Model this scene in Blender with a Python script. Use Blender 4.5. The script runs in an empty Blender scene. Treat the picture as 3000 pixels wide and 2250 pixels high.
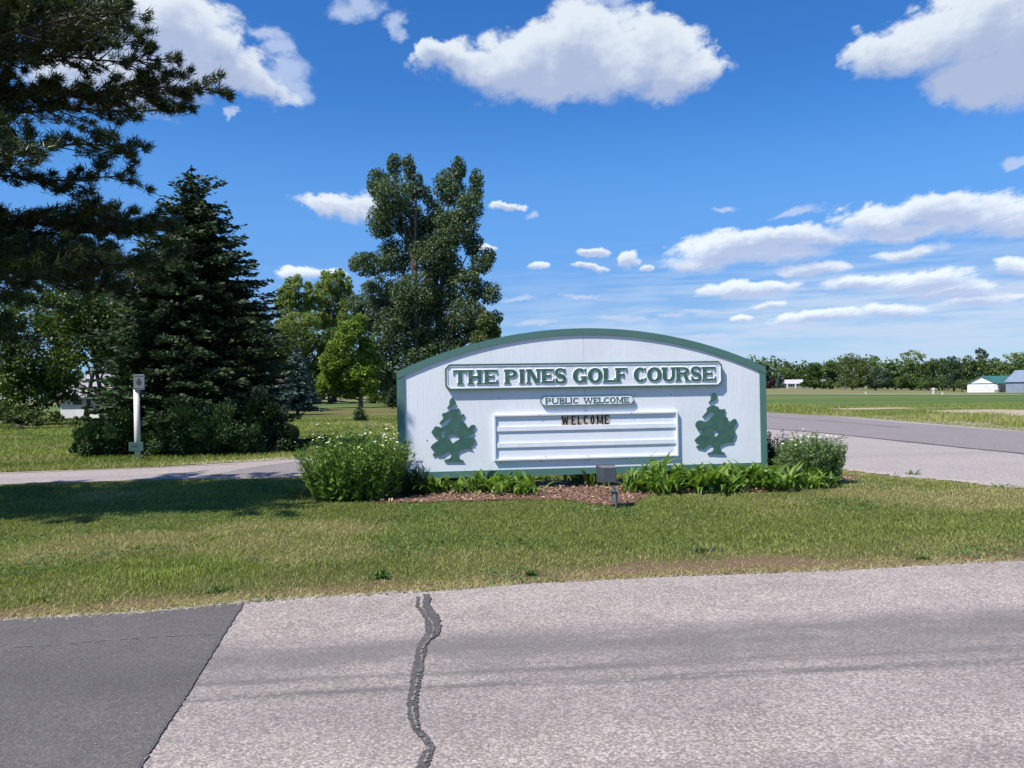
import bpy, bmesh, math, random
import numpy as np
from mathutils import Vector, Matrix, Euler
from mathutils.geometry import tessellate_polygon

random.seed(7)
RNG = np.random.default_rng(7)
SC = bpy.context.scene
COL = SC.collection
PI = math.pi

# ------------------------------------------------------------------ camera
H = 1.35                      # eye height (driver's seat)
F = 2355.0                    # focal length in photo pixels (3000 wide)
PITCH = math.atan((1143 - 1125) / F)
ROLL = 0.0165
_r0 = Vector((1, 0, 0)); _f = Vector((0, math.cos(PITCH), math.sin(PITCH))); _u0 = Vector((0, -math.sin(PITCH), math.cos(PITCH)))
_R = _r0 * math.cos(ROLL) - _u0 * math.sin(ROLL)
_U = _r0 * math.sin(ROLL) + _u0 * math.cos(ROLL)
cam_data = bpy.data.cameras.new("camera")
cam = bpy.data.objects.new("camera", cam_data); COL.objects.link(cam)
cam.matrix_world = Matrix(((_R.x, _U.x, -_f.x, 0), (_R.y, _U.y, -_f.y, 0), (_R.z, _U.z, -_f.z, H), (0, 0, 0, 1)))
cam_data.sensor_width = 36; cam_data.lens = 36 * F / 3000
cam_data.clip_start = 0.05; cam_data.clip_end = 9000
SC.camera = cam

# ------------------------------------------------------------------ sun, exposure
L = Vector((0.55, 0.45, -1.0)).normalized()          # direction the sunlight travels
SUN_EL = math.asin(-L.z); SUN_AZ = math.atan2(-L.x, -L.y)
sun_d = bpy.data.lights.new("sun", 'SUN'); sun_d.energy = 4.6; sun_d.angle = math.radians(0.55); sun_d.color = (1.0, 0.95, 0.88)
sun = bpy.data.objects.new("sun", sun_d); COL.objects.link(sun)
sun.rotation_euler = L.to_track_quat('-Z', 'Y').to_euler(); sun.location = (-20, -20, 40)
SC.view_settings.view_transform = 'Standard'; SC.view_settings.look = 'None'
SC.view_settings.gamma = 1; SC.view_settings.exposure = 0.55; SC.view_settings.use_curve_mapping = False
SC.cycles.max_bounces = 5; SC.cycles.diffuse_bounces = 3; SC.cycles.glossy_bounces = 2; SC.cycles.transmission_bounces = 3; SC.cycles.transparent_max_bounces = 4; SC.cycles.caustics_reflective = False; SC.cycles.caustics_refractive = False
SC.cycles.use_denoising = True

# ------------------------------------------------------------------ pixel -> place (used while laying things out in world space)
def ray(px, py): return _f + _R * ((px - 1500) / F) - _U * ((py - 1125) / F)
def at(px, py, Y):
    d = ray(px, py); d = d * (Y / d.y); return Vector((d.x, d.y, d.z + H))
def gnd(px, py, z=0.0):
    d = ray(px, py); t = (z - H) / d.z; return Vector((d.x * t, d.y * t, z))

# ------------------------------------------------------------------ node helpers
def N(nt, typ, **kw):
    n = nt.nodes.new(typ)
    for k, v in kw.items(): setattr(n, k, v)
    return n
def link(nt, a, b): nt.links.new(a, b)
def put(nt, sock, v):
    if isinstance(v, bpy.types.NodeSocket): nt.links.new(v, sock)
    else: sock.default_value = v
def M_(nt, op, a, b=None, c=None, clamp=False):
    n = N(nt, 'ShaderNodeMath', operation=op); n.use_clamp = clamp
    put(nt, n.inputs[0], a)
    if b is not None: put(nt, n.inputs[1], b)
    if c is not None: put(nt, n.inputs[2], c)
    return n.outputs[0]
def mixc(nt, fac, a, b, mode='MIX'):
    n = N(nt, 'ShaderNodeMix', data_type='RGBA', blend_type=mode)
    put(nt, n.inputs[0], fac)
    put(nt, n.inputs[6], a if isinstance(a, bpy.types.NodeSocket) else (*a, 1)); put(nt, n.inputs[7], b if isinstance(b, bpy.types.NodeSocket) else (*b, 1))
    return n.outputs[2]
def maprange(nt, v, a, b, c=0.0, d=1.0, smooth=True):
    n = N(nt, 'ShaderNodeMapRange'); n.interpolation_type = 'SMOOTHSTEP' if smooth else 'LINEAR'
    put(nt, n.inputs[0], v); n.inputs[1].default_value = a; n.inputs[2].default_value = b; n.inputs[3].default_value = c; n.inputs[4].default_value = d
    return n.outputs[0]
def noise(nt, vec, scale, detail=4, rough=0.5, out='Fac', dist=0.0):
    n = N(nt, 'ShaderNodeTexNoise'); n.inputs['Scale'].default_value = scale; n.inputs['Detail'].default_value = detail
    n.inputs['Roughness'].default_value = rough; n.inputs['Distortion'].default_value = dist
    if vec is not None: link(nt, vec, n.inputs['Vector'])
    return n.outputs[out]

# ------------------------------------------------------------------ sky with clouds
world = bpy.data.worlds.new("World"); SC.world = world; world.use_nodes = True
wt = world.node_tree; wt.nodes.clear()
def azel(px, py):
    d = ray(px, py).normalized(); return math.atan2(d.x, d.y), math.asin(d.z)
def build_sky():
    nt = wt
    out = N(nt, 'ShaderNodeOutputWorld'); bg = N(nt, 'ShaderNodeBackground'); link(nt, bg.outputs[0], out.inputs[0])
    sky = N(nt, 'ShaderNodeTexSky'); sky.sky_type = 'NISHITA'; sky.sun_disc = False
    sky.sun_elevation = SUN_EL; sky.sun_rotation = SUN_AZ % (2 * PI); sky.altitude = 200; sky.air_density = 1.0; sky.dust_density = 0.25; sky.ozone_density = 2.2
    tc = N(nt, 'ShaderNodeTexCoord'); dirv = tc.outputs['Generated']
    sep = N(nt, 'ShaderNodeSeparateXYZ'); link(nt, dirv, sep.inputs[0])
    az = M_(nt, 'ARCTAN2', sep.outputs[0], sep.outputs[1]); el = M_(nt, 'ARCSINE', sep.outputs[2])
    n1 = N(nt, 'ShaderNodeTexNoise'); n1.inputs['Scale'].default_value = 11; n1.inputs['Detail'].default_value = 7; n1.inputs['Roughness'].default_value = 0.6
    link(nt, dirv, n1.inputs['Vector'])
    sc = N(nt, 'ShaderNodeSeparateColor'); link(nt, n1.outputs['Color'], sc.inputs[0])
    amp = M_(nt, 'MINIMUM', M_(nt, 'MULTIPLY_ADD', el, 0.22, 0.010), 0.085)
    u = M_(nt, 'ADD', az, M_(nt, 'MULTIPLY', M_(nt, 'SUBTRACT', sc.outputs[0], 0.5), M_(nt, 'MULTIPLY', amp, 1.6)))
    v = M_(nt, 'ADD', el, M_(nt, 'MULTIPLY', M_(nt, 'SUBTRACT', sc.outputs[1], 0.5), amp))
    # group: one puff
    g = bpy.data.node_groups.new("cloud_puff", 'ShaderNodeTree')
    for nm in ('u', 'v', 'cx', 'cy', 'irx', 'iry', 'D', 'S'): g.interface.new_socket(nm, in_out='INPUT', socket_type='NodeSocketFloat')
    for nm in ('D', 'S'): g.interface.new_socket(nm, in_out='OUTPUT', socket_type='NodeSocketFloat')
    gi = N(g, 'NodeGroupInput'); go = N(g, 'NodeGroupOutput')
    a = M_(g, 'MULTIPLY', M_(g, 'SUBTRACT', gi.outputs[0], gi.outputs[2]), gi.outputs[4])
    b = M_(g, 'MULTIPLY', M_(g, 'SUBTRACT', gi.outputs[1], gi.outputs[3]), gi.outputs[5])
    a2 = M_(g, 'MULTIPLY', a, a)
    bneg = M_(g, 'MULTIPLY', M_(g, 'MINIMUM', b, 0.0), 1.12)           # flatter underside
    bb = M_(g, 'ADD', M_(g, 'MAXIMUM', b, 0.0), bneg)
    d = M_(g, 'SUBTRACT', 1.0, M_(g, 'SQRT', M_(g, 'MULTIPLY_ADD', bb, bb, a2)))
    b3 = M_(g, 'ADD', b, 0.62)
    s = M_(g, 'SUBTRACT', 1.0, M_(g, 'SQRT', M_(g, 'MULTIPLY_ADD', b3, b3, M_(g, 'MULTIPLY', a2, 0.8))))
    link(g, M_(g, 'SMOOTH_MAX', gi.outputs[6], d, 0.18), go.inputs[0]); link(g, M_(g, 'SMOOTH_MAX', gi.outputs[7], s, 0.3), go.inputs[1])
    def layer(puffs):
        D = -3.0; S = -3.0
        for (cx, cy, rx, ry) in puffs:
            n = N(nt, 'ShaderNodeGroup'); n.node_tree = g
            put(nt, n.inputs[0], u); put(nt, n.inputs[1], v)
            for i, q in enumerate((cx, cy, 1 / rx, 1 / ry)): n.inputs[2 + i].default_value = q
            put(nt, n.inputs[6], D); put(nt, n.inputs[7], S)
            D, S = n.outputs[0], n.outputs[1]
        return D, S
    def P(lst):
        o = []
        for (x, y, rx, ry) in lst:
            A, E = azel(x, y); o.append((A, E, rx / F * (1.09 if y < 450 else 1.06), ry / F * (1.10 if y < 450 else .98)))
        return o
    thick = P([(1440, 215, 130, 75), (1560, 170, 160, 105), (1690, 150, 150, 120), (1830, 185, 160, 110), (1960, 205, 130, 85), (2060, 225, 90, 55), (1265, 190, 60, 40), (1330, 205, 80, 50), (1640, 235, 320, 75), (1960, 240, 150, 60),
               (560, 190, 130, 85), (680, 220, 130, 70), (640, 140, 90, 60), (760, 270, 90, 45), (330, 210, 230, 110), (420, 60, 240, 90),
               (2620, 160, 130, 70), (2760, 130, 160, 100), (2900, 110, 170, 130), (2870, 240, 130, 60), (3050, 60, 220, 160), (2960, 215, 120, 70),
               (970, 600, 95, 42), (1040, 615, 80, 38), (920, 605, 50, 30), (870, 805, 75, 28), (980, 810, 70, 22),
               (2130, 725, 160, 48), (2260, 705, 200, 40), (2380, 705, 140, 32), (2060, 765, 110, 40), (2250, 745, 200, 38),
               (2560, 645, 110, 42), (2720, 620, 170, 48), (2860, 640, 200, 60), (3010, 650, 150, 50), (2640, 675, 170, 32),
               (2400, 790, 90, 26), (2330, 795, 60, 20), (2660, 738, 90, 26), (2130, 845, 90, 26), (2250, 840, 90, 25), (2200, 850, 130, 24),
               (2520, 835, 110, 28), (2680, 825, 130, 32), (2780, 850, 120, 26), (2860, 880, 120, 22), (2160, 925, 40, 14), (2240, 890, 50, 14), (2400, 930, 160, 22), (2620, 910, 90, 26),
               (1735, 745, 48, 20), (1730, 785, 60, 12), (1845, 765, 42, 28), (1565, 795, 42, 16), (1480, 605, 40, 14), (1420, 740, 40, 12), (2990, 780, 60, 30), (1905, 785, 20, 14)])
    thin = P([(480, 90, 160, 110), (780, 110, 70, 34), (820, 160, 60, 30), (1060, 20, 90, 50), (1175, 95, 34, 40), (1760, 0, 160, 30), (1780, 50, 60, 28), (850, 240, 90, 60), (880, 590, 40, 20),
              (2150, 620, 45, 12), (2350, 628, 80, 15), (1700, 875, 90, 12), (1520, 880, 60, 10), (1840, 932, 110, 12), (1975, 915, 50, 9), (2080, 980, 70, 12), (2060, 1000, 50, 10), (2300, 960, 130, 12),
              (1560, 950, 70, 10), (2970, 470, 40, 24), (2420, 680, 160, 20), (1545, 630, 30, 16), (680, 350, 20, 16), (3000, 860, 120, 40), (2050, 905, 60, 10)])
    # the rest of the sky: the same kind of scattered cumulus
    r = random.Random(3)
    for i in range(14):
        A = r.choice((-1, 1)) * r.uniform(0.9, 3.0); E = r.uniform(0.10, 1.0); w = r.uniform(0.08, 0.22)
        for k in range(2): thick.append((A + r.uniform(-.6, .6) * w, E + r.uniform(-.1, .1) * w, w * r.uniform(.5, 1), w * r.uniform(.25, .4)))
    D1, S1 = layer(thick); D2, S2 = layer(thin)
    pe = M_(nt, 'MAXIMUM', M_(nt, 'ADD', el, .10), .02); pc = N(nt, 'ShaderNodeCombineXYZ'); link(nt, M_(nt, 'DIVIDE', az, pe), pc.inputs[0]); link(nt, M_(nt, 'MULTIPLY', M_(nt, 'LOGARITHM', pe, 2.718), 1.9), pc.inputs[1]); nf = noise(nt, pc.outputs[0], 10.5, 7, 0.62); nf2 = noise(nt, dirv, 9, 6, 0.6)
    nn = M_(nt, 'MULTIPLY', M_(nt, 'SUBTRACT', nf, 0.5), 1.0)
    nfine = noise(nt, dirv, 75, 5, .65); wdt = maprange(nt, S1, -.2, .7, .34, .70, False); a1 = M_(nt, 'DIVIDE', M_(nt, 'ADD', M_(nt, 'ADD', D1, nn), M_(nt, 'MULTIPLY_ADD', nfine, .35, -.135)), wdt, clamp=True); a1 = maprange(nt, a1, 0, 1)
    a2_ = M_(nt, 'MULTIPLY', maprange(nt, M_(nt, 'ADD', D2, M_(nt, 'MULTIPLY', nn, 1.5)), 0.0, 0.7), 0.72)
    # faint stratus streaks low over the horizon
    comb = N(nt, 'ShaderNodeCombineXYZ'); link(nt, M_(nt, 'MULTIPLY', az, 7.0), comb.inputs[0]); link(nt, M_(nt, 'MULTIPLY', el, 75.0), comb.inputs[1])
    st = noise(nt, comb.outputs[0], 1.0, 6, 0.62)
    band = M_(nt, 'MULTIPLY', maprange(nt, el, 0.01, 0.04), maprange(nt, el, 0.19, 0.07))
    side = maprange(nt, az, -0.1, 0.35, 0.25, 1.0)
    a3 = M_(nt, 'MULTIPLY', M_(nt, 'MULTIPLY', maprange(nt, st, 0.36, 0.62), band), M_(nt, 'MULTIPLY', side, 1.0))
    skc = N(nt, 'ShaderNodeHueSaturation'); skc.inputs['Saturation'].default_value = 1.28; skc.inputs['Value'].default_value = 1.0; skc.inputs['Hue'].default_value = 0.508
    link(nt, sky.outputs[0], skc.inputs['Color'])
    skyc = mixc(nt, 1.0, skc.outputs[0], (0.64, 1.02, 1.24), 'MULTIPLY')
    low = mixc(nt, maprange(nt, el, 0.01, 0.17), mixc(nt, maprange(nt, az, -.1, .5), (2.3, 4.1, 6.6), (3.9, 5.2, 6.7)), (1.15, 2.9, 6.4)); skyc = mixc(nt, maprange(nt, el, 0.36, 0.10, 0.0, 0.92), skyc, low)
    shade = maprange(nt, M_(nt, 'ADD', M_(nt, 'MULTIPLY_ADD', nf, .9, S1) if False else M_(nt, 'ADD', S1, M_(nt, 'MULTIPLY_ADD', nf, 1.1, -.55)), M_(nt, 'MULTIPLY', M_(nt, 'SUBTRACT', nf2, 0.5), .9)), -0.15, 0.72)
    lit = mixc(nt, shade, (6.2, 6.8, 7.5), (3.4, 4.1, 5.8)); kk = maprange(nt, el, .08, .32, 1.10, .95); kc = N(nt, 'ShaderNodeCombineXYZ'); [link(nt, kk, kc.inputs[i]) for i in range(3)]; lit = mixc(nt, 1.0, lit, kc.outputs[0], 'MULTIPLY')
    c = mixc(nt, a3, skyc, (4.2, 5.3, 6.9))
    c = mixc(nt, a2_, c, (4.4, 5.2, 6.9))
    c = mixc(nt, a1, c, lit)
    link(nt, c, bg.inputs[0]); bg.inputs[1].default_value = 0.09
build_sky()
world.cycles.sampling_method = 'MANUAL'; world.cycles.sample_map_resolution = 160

# ------------------------------------------------------------------ mesh helpers
def tag(o, label=None, cat=None, group=None, kind=None):
    if label: o['label'] = label
    if cat: o['category'] = cat
    if group: o['group'] = group
    if kind: o['kind'] = kind
    return o
def empty(name, loc=(0, 0, 0)):
    o = bpy.data.objects.new(name, None); COL.objects.link(o); o.location = loc; o.empty_display_size = 0.2; return o
def add_obj(name, me, parent=None):
    o = bpy.data.objects.new(name, me); COL.objects.link(o)
    if parent is not None:
        o.parent = parent; o.matrix_parent_inverse = Matrix.Translation(-Vector(parent_world(parent)))
    return o
def parent_world(p):
    v = Vector((0, 0, 0)); q = p
    while q is not None:
        v += q.location + (q.matrix_parent_inverse.translation if q.parent else Vector((0, 0, 0))); q = q.parent
    return v
def np_mesh(name, V, Fc, mats, tint=None, fmat=None, smooth=False):
    """V (n,3), Fc (m,k); tint per vertex"""
    V = np.asarray(V, np.float32); Fc = np.asarray(Fc, np.int32); k = Fc.shape[1]
    me = bpy.data.meshes.new(name)
    me.vertices.add(len(V)); me.vertices.foreach_set('co', V.ravel())
    me.loops.add(Fc.size); me.loops.foreach_set('vertex_index', Fc.ravel())
    me.polygons.add(len(Fc)); me.polygons.foreach_set('loop_start', np.arange(0, Fc.size, k, dtype=np.int32))
    me.polygons.foreach_set('loop_total', np.full(len(Fc), k, np.int32))
    for m in (mats if isinstance(mats, (list, tuple)) else [mats]): me.materials.append(m)
    if fmat is not None: me.polygons.foreach_set('material_index', np.asarray(fmat, np.int32))
    if smooth: me.polygons.foreach_set('use_smooth', np.ones(len(Fc), bool))
    if tint is not None:
        for nm, arr in (tint.items() if isinstance(tint, dict) else {'tint': tint}.items()):
            a = me.attributes.new(nm, 'FLOAT', 'POINT'); a.data.foreach_set('value', np.asarray(arr, np.float32))
    me.update(calc_edges=True)
    return me
class MB:
    def __init__(s): s.v = []; s.f = []; s.m = []
    def poly(s, pts, m=0):
        b = len(s.v); s.v += [tuple(p) for p in pts]; s.f.append(tuple(range(b, b + len(pts)))); s.m.append(m)
    def box(s, lo, hi, m=0, mat=None):
        b = len(s.v)
        for z in (lo[2], hi[2]):
            for x, y in ((lo[0], lo[1]), (hi[0], lo[1]), (hi[0], hi[1]), (lo[0], hi[1])):
                p = Vector((x, y, z)); s.v.append(tuple(mat @ p if mat is not None else p))
        for q in ((0, 3, 2, 1), (4, 5, 6, 7), (0, 1, 5, 4), (1, 2, 6, 5), (2, 3, 7, 6), (3, 0, 4, 7)):
            s.f.append(tuple(b + i for i in q)); s.m.append(m)
    def tube(s, pts, rad, n=6, m=0, cap=True):
        pts = [Vector(p) for p in pts]; rings = []
        for i, p in enumerate(pts):
            d = (pts[min(i + 1, len(pts) - 1)] - pts[max(i - 1, 0)]).normalized()
            a = d.orthogonal().normalized() if abs(d.z) < .95 else Vector((1, 0, 0)); a = (a - d * a.dot(d)).normalized(); b2 = d.cross(a)
            r = rad[i] if isinstance(rad, (list, tuple)) else rad
            base = len(s.v)
            for k in range(n):
                t = 2 * PI * k / n; s.v.append(tuple(p + a * (r * math.cos(t)) + b2 * (r * math.sin(t))))
            rings.append(base)
        for i in range(len(rings) - 1):
            for k in range(n):
                k2 = (k + 1) % n; s.f.append((rings[i] + k, rings[i] + k2, rings[i + 1] + k2, rings[i + 1] + k)); s.m.append(m)
        if cap:
            s.f.append(tuple(rings[-1] + k for k in range(n))); s.m.append(m); s.f.append(tuple(rings[0] + k for k in reversed(range(n)))); s.m.append(m)
    def build(s, name, mats, parent=None, smooth=False, bevel=0):
        me = bpy.data.meshes.new(name); me.from_pydata(s.v, [], s.f)
        for m in (mats if isinstance(mats, (list, tuple)) else [mats]): me.materials.append(m)
        if any(s.m): me.polygons.foreach_set('material_index', s.m)
        if smooth: me.polygons.foreach_set('use_smooth', [True] * len(s.f))
        me.update()
        o = add_obj(name, me, parent)
        if bevel:
            b = o.modifiers.new('bevel', 'BEVEL'); b.width = bevel; b.segments = 2; b.limit_method = 'ANGLE'
        return o

# ------------------------------------------------------------------ numpy value noise
def vnoise(x, y, seed=0):
    x = np.asarray(x, float); y = np.asarray(y, float)
    xi = np.floor(x).astype(np.int64); yi = np.floor(y).astype(np.int64); fx = x - xi; fy = y - yi
    fx = fx * fx * (3 - 2 * fx); fy = fy * fy * (3 - 2 * fy)
    def h(a, b):
        n = (a * 374761393 + b * 668265263 + seed * 974711) & 0x7fffffff
        n = ((n ^ (n >> 13)) * 1274126177) & 0x7fffffff
        return ((n ^ (n >> 16)) & 0xffff) / 65535.0
    return (h(xi, yi) * (1 - fx) + h(xi + 1, yi) * fx) * (1 - fy) + (h(xi, yi + 1) * (1 - fx) + h(xi + 1, yi + 1) * fx) * fy
def fbm(x, y, seed=0, o=4):
    s = 0; a = 1; t = 0
    for i in range(o): s = s + a * vnoise(x * 2 ** i, y * 2 ** i, seed + i * 17); t += a; a *= .5
    return s / t
def sstep(x, a, b):
    t = np.clip((x - a) / (b - a), 0, 1); return t * t * (3 - 2 * t)

# ------------------------------------------------------------------ materials
def new_mat(name):
    m = bpy.data.materials.new(name); m.use_nodes = True; nt = m.node_tree
    return m, nt, nt.nodes['Principled BSDF']
def bump(nt, bs, h, strength=0.3, dist=0.01):
    b = N(nt, 'ShaderNodeBump'); b.inputs['Strength'].default_value = strength; b.inputs['Distance'].default_value = dist
    link(nt, h, b.inputs['Height']); link(nt, b.outputs[0], bs.inputs['Normal'])
def objv(nt): return N(nt, 'ShaderNodeTexCoord').outputs['Object']
def geov(nt): return N(nt, 'ShaderNodeNewGeometry').outputs['Position']
def leaf_mat(name, c0, c1, trans=0.35, rough=0.55, rnd=False, third=None):
    m, nt, bs = new_mat(name)
    if rnd: f = N(nt, 'ShaderNodeObjectInfo').outputs['Random']
    else:
        a = N(nt, 'ShaderNodeAttribute'); a.attribute_name = 'tint'; f = a.outputs['Fac']
    c = mixc(nt, f, c0, c1)
    if third is not None:
        a2 = N(nt, 'ShaderNodeAttribute'); a2.attribute_name = 'dry'; c = mixc(nt, a2.outputs['Fac'], c, third)
    link(nt, c, bs.inputs['Base Color']); bs.inputs['Roughness'].default_value = rough; bs.inputs['Specular IOR Level'].default_value = 0.35
    tr = N(nt, 'ShaderNodeBsdfTranslucent'); link(nt, mixc(nt, 1.0, c, (1.25, 1.35, 0.55), 'MULTIPLY'), tr.inputs[0])
    mx = N(nt, 'ShaderNodeMixShader'); mx.inputs[0].default_value = trans
    link(nt, bs.outputs[0], mx.inputs[1]); link(nt, tr.outputs[0], mx.inputs[2])
    link(nt, mx.outputs[0], nt.nodes['Material Output'].inputs[0]); return m
def plain(name, c0, c1=None, scale=6, rough=0.6, bstr=0.15, bscale=60, metal=0, bd=0.004):
    m, nt, bs = new_mat(name); v = objv(nt)
    c1 = c1 or tuple(x * .8 for x in c0)
    link(nt, mixc(nt, maprange(nt, noise(nt, v, scale, 5, .6), .35, .65), c0, c1), bs.inputs['Base Color'])
    bs.inputs['Roughness'].default_value = rough; bs.inputs['Metallic'].default_value = metal
    if bstr: bump(nt, bs, noise(nt, v, bscale, 4), bstr, bd)
    return m
def bark_mat(name, c):
    m, nt, bs = new_mat(name); v = objv(nt)
    mp = N(nt, 'ShaderNodeMapping'); mp.inputs['Scale'].default_value = (6, 6, 1.2); link(nt, v, mp.inputs[0])
    f = noise(nt, mp.outputs[0], 4, 6, .65); link(nt, mixc(nt, f, tuple(x * .5 for x in c), tuple(x * 1.5 for x in c)), bs.inputs['Base Color'])
    bs.inputs['Roughness'].default_value = .9; bump(nt, bs, f, .8, .03); return m
BARK = bark_mat('grey_bark', (.10, .085, .07)); BARK_D = bark_mat('dark_bark', (.05, .038, .03))

def plywood_mat(name, col, horiz=False, strong=0.5):
    """painted rough-sawn wood: fine weathered grain, slight grime"""
    m, nt, bs = new_mat(name); v = objv(nt)
    mp = N(nt, 'ShaderNodeMapping'); mp.inputs['Scale'].default_value = (3, 3, 60) if horiz else (45, 45, 2.2); link(nt, v, mp.inputs[0])
    g = noise(nt, mp.outputs[0], 1.0, 7, .7, dist=.6); sp = noise(nt, v, 70, 4, .7)
    crack = maprange(nt, g, .62, .72)
    c = mixc(nt, maprange(nt, noise(nt, v, 1.7, 5, .6), .4, .7), col, tuple(x * .93 for x in col))
    c = mixc(nt, M_(nt, 'MULTIPLY', crack, .6 if horiz else .28), c, tuple(x * .55 for x in col))
    link(nt, c, bs.inputs['Base Color']); bs.inputs['Roughness'].default_value = .55
    bump(nt, bs, M_(nt, 'ADD', g, M_(nt, 'MULTIPLY', sp, .7)), strong, .004); return m
WHITE = plywood_mat('white_painted_plywood', (.785, .81, .84), strong=.9)
WHITE_H = plywood_mat('sandblasted_white_wood', (.74, .775, .82), True, 1.0)
WHITE_S = plain('white_painted_trim', (.80, .83, .87), (.74, .77, .81), 5, .5, .1, 80)
GREEN = plywood_mat('green_painted_wood', (.078, .180, .155), False, .35)
GREEN_L = plain('green_letter_paint', (.055, .140, .105), (.042, .110, .082), 14, .45, .1, 90)
DARK = plain('dark_recess', (.03, .03, .03), None, 5, .9, 0)

def ground_mat():
    m, nt, bs = new_mat('lawn_soil_and_field'); p = geov(nt)
    A = lambda n: (setattr(k := N(nt, 'ShaderNodeAttribute'), 'attribute_name', n), k.outputs['Fac'])[1]
    sep = N(nt, 'ShaderNodeSeparateXYZ'); link(nt, p, sep.inputs[0])
    n1 = noise(nt, p, .35, 6, .6); n2 = noise(nt, p, 14, 5, .7); n3 = noise(nt, p, 90, 3, .7)
    near = mixc(nt, maprange(nt, n2, .3, .7), (.065, .080, .020), (.125, .140, .040))
    dryc = mixc(nt, n2, (.15, .13, .055), (.21, .17, .085))
    g = mixc(nt, M_(nt, 'MULTIPLY', maprange(nt, n1, .42, .72), .5), near, dryc)
    g = mixc(nt, A('dry'), g, dryc)
    # far fields: mown green strips and straw-coloured strips that run across the view
    comb = N(nt, 'ShaderNodeCombineXYZ'); link(nt, M_(nt, 'MULTIPLY', sep.outputs[0], .02), comb.inputs[0]); link(nt, M_(nt, 'MULTIPLY', sep.outputs[1], .16), comb.inputs[1])
    fs = noise(nt, comb.outputs[0], 1, 5, .6)
    field = mixc(nt, maprange(nt, fs, .38, .62), (.068, .125, .032), (.13, .155, .050))
    strawf = maprange(nt, sep.outputs[1], 118, 150)
    field = mixc(nt, M_(nt, 'MULTIPLY', strawf, .85), field, mixc(nt, fs, (.16, .155, .07), (.22, .20, .10)))
    g = mixc(nt, A('field'), g, field)
    dirt = mixc(nt, maprange(nt, n3, .3, .7), (.15, .085, .055), (.30, .20, .14))
    g = mixc(nt, A('dirt'), g, dirt)
    sand = mixc(nt, maprange(nt, noise(nt, p, 30, 4, .7), .3, .7), (.33, .26, .18), (.50, .42, .31))
    g = mixc(nt, A('sand'), g, sand)
    link(nt, g, bs.inputs['Base Color']); bs.inputs['Roughness'].default_value = .95; bs.inputs['Specular IOR Level'].default_value = .1
    bump(nt, bs, M_(nt, 'ADD', n2, n3), .8, .03); return m
GROUND = ground_mat()

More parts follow.
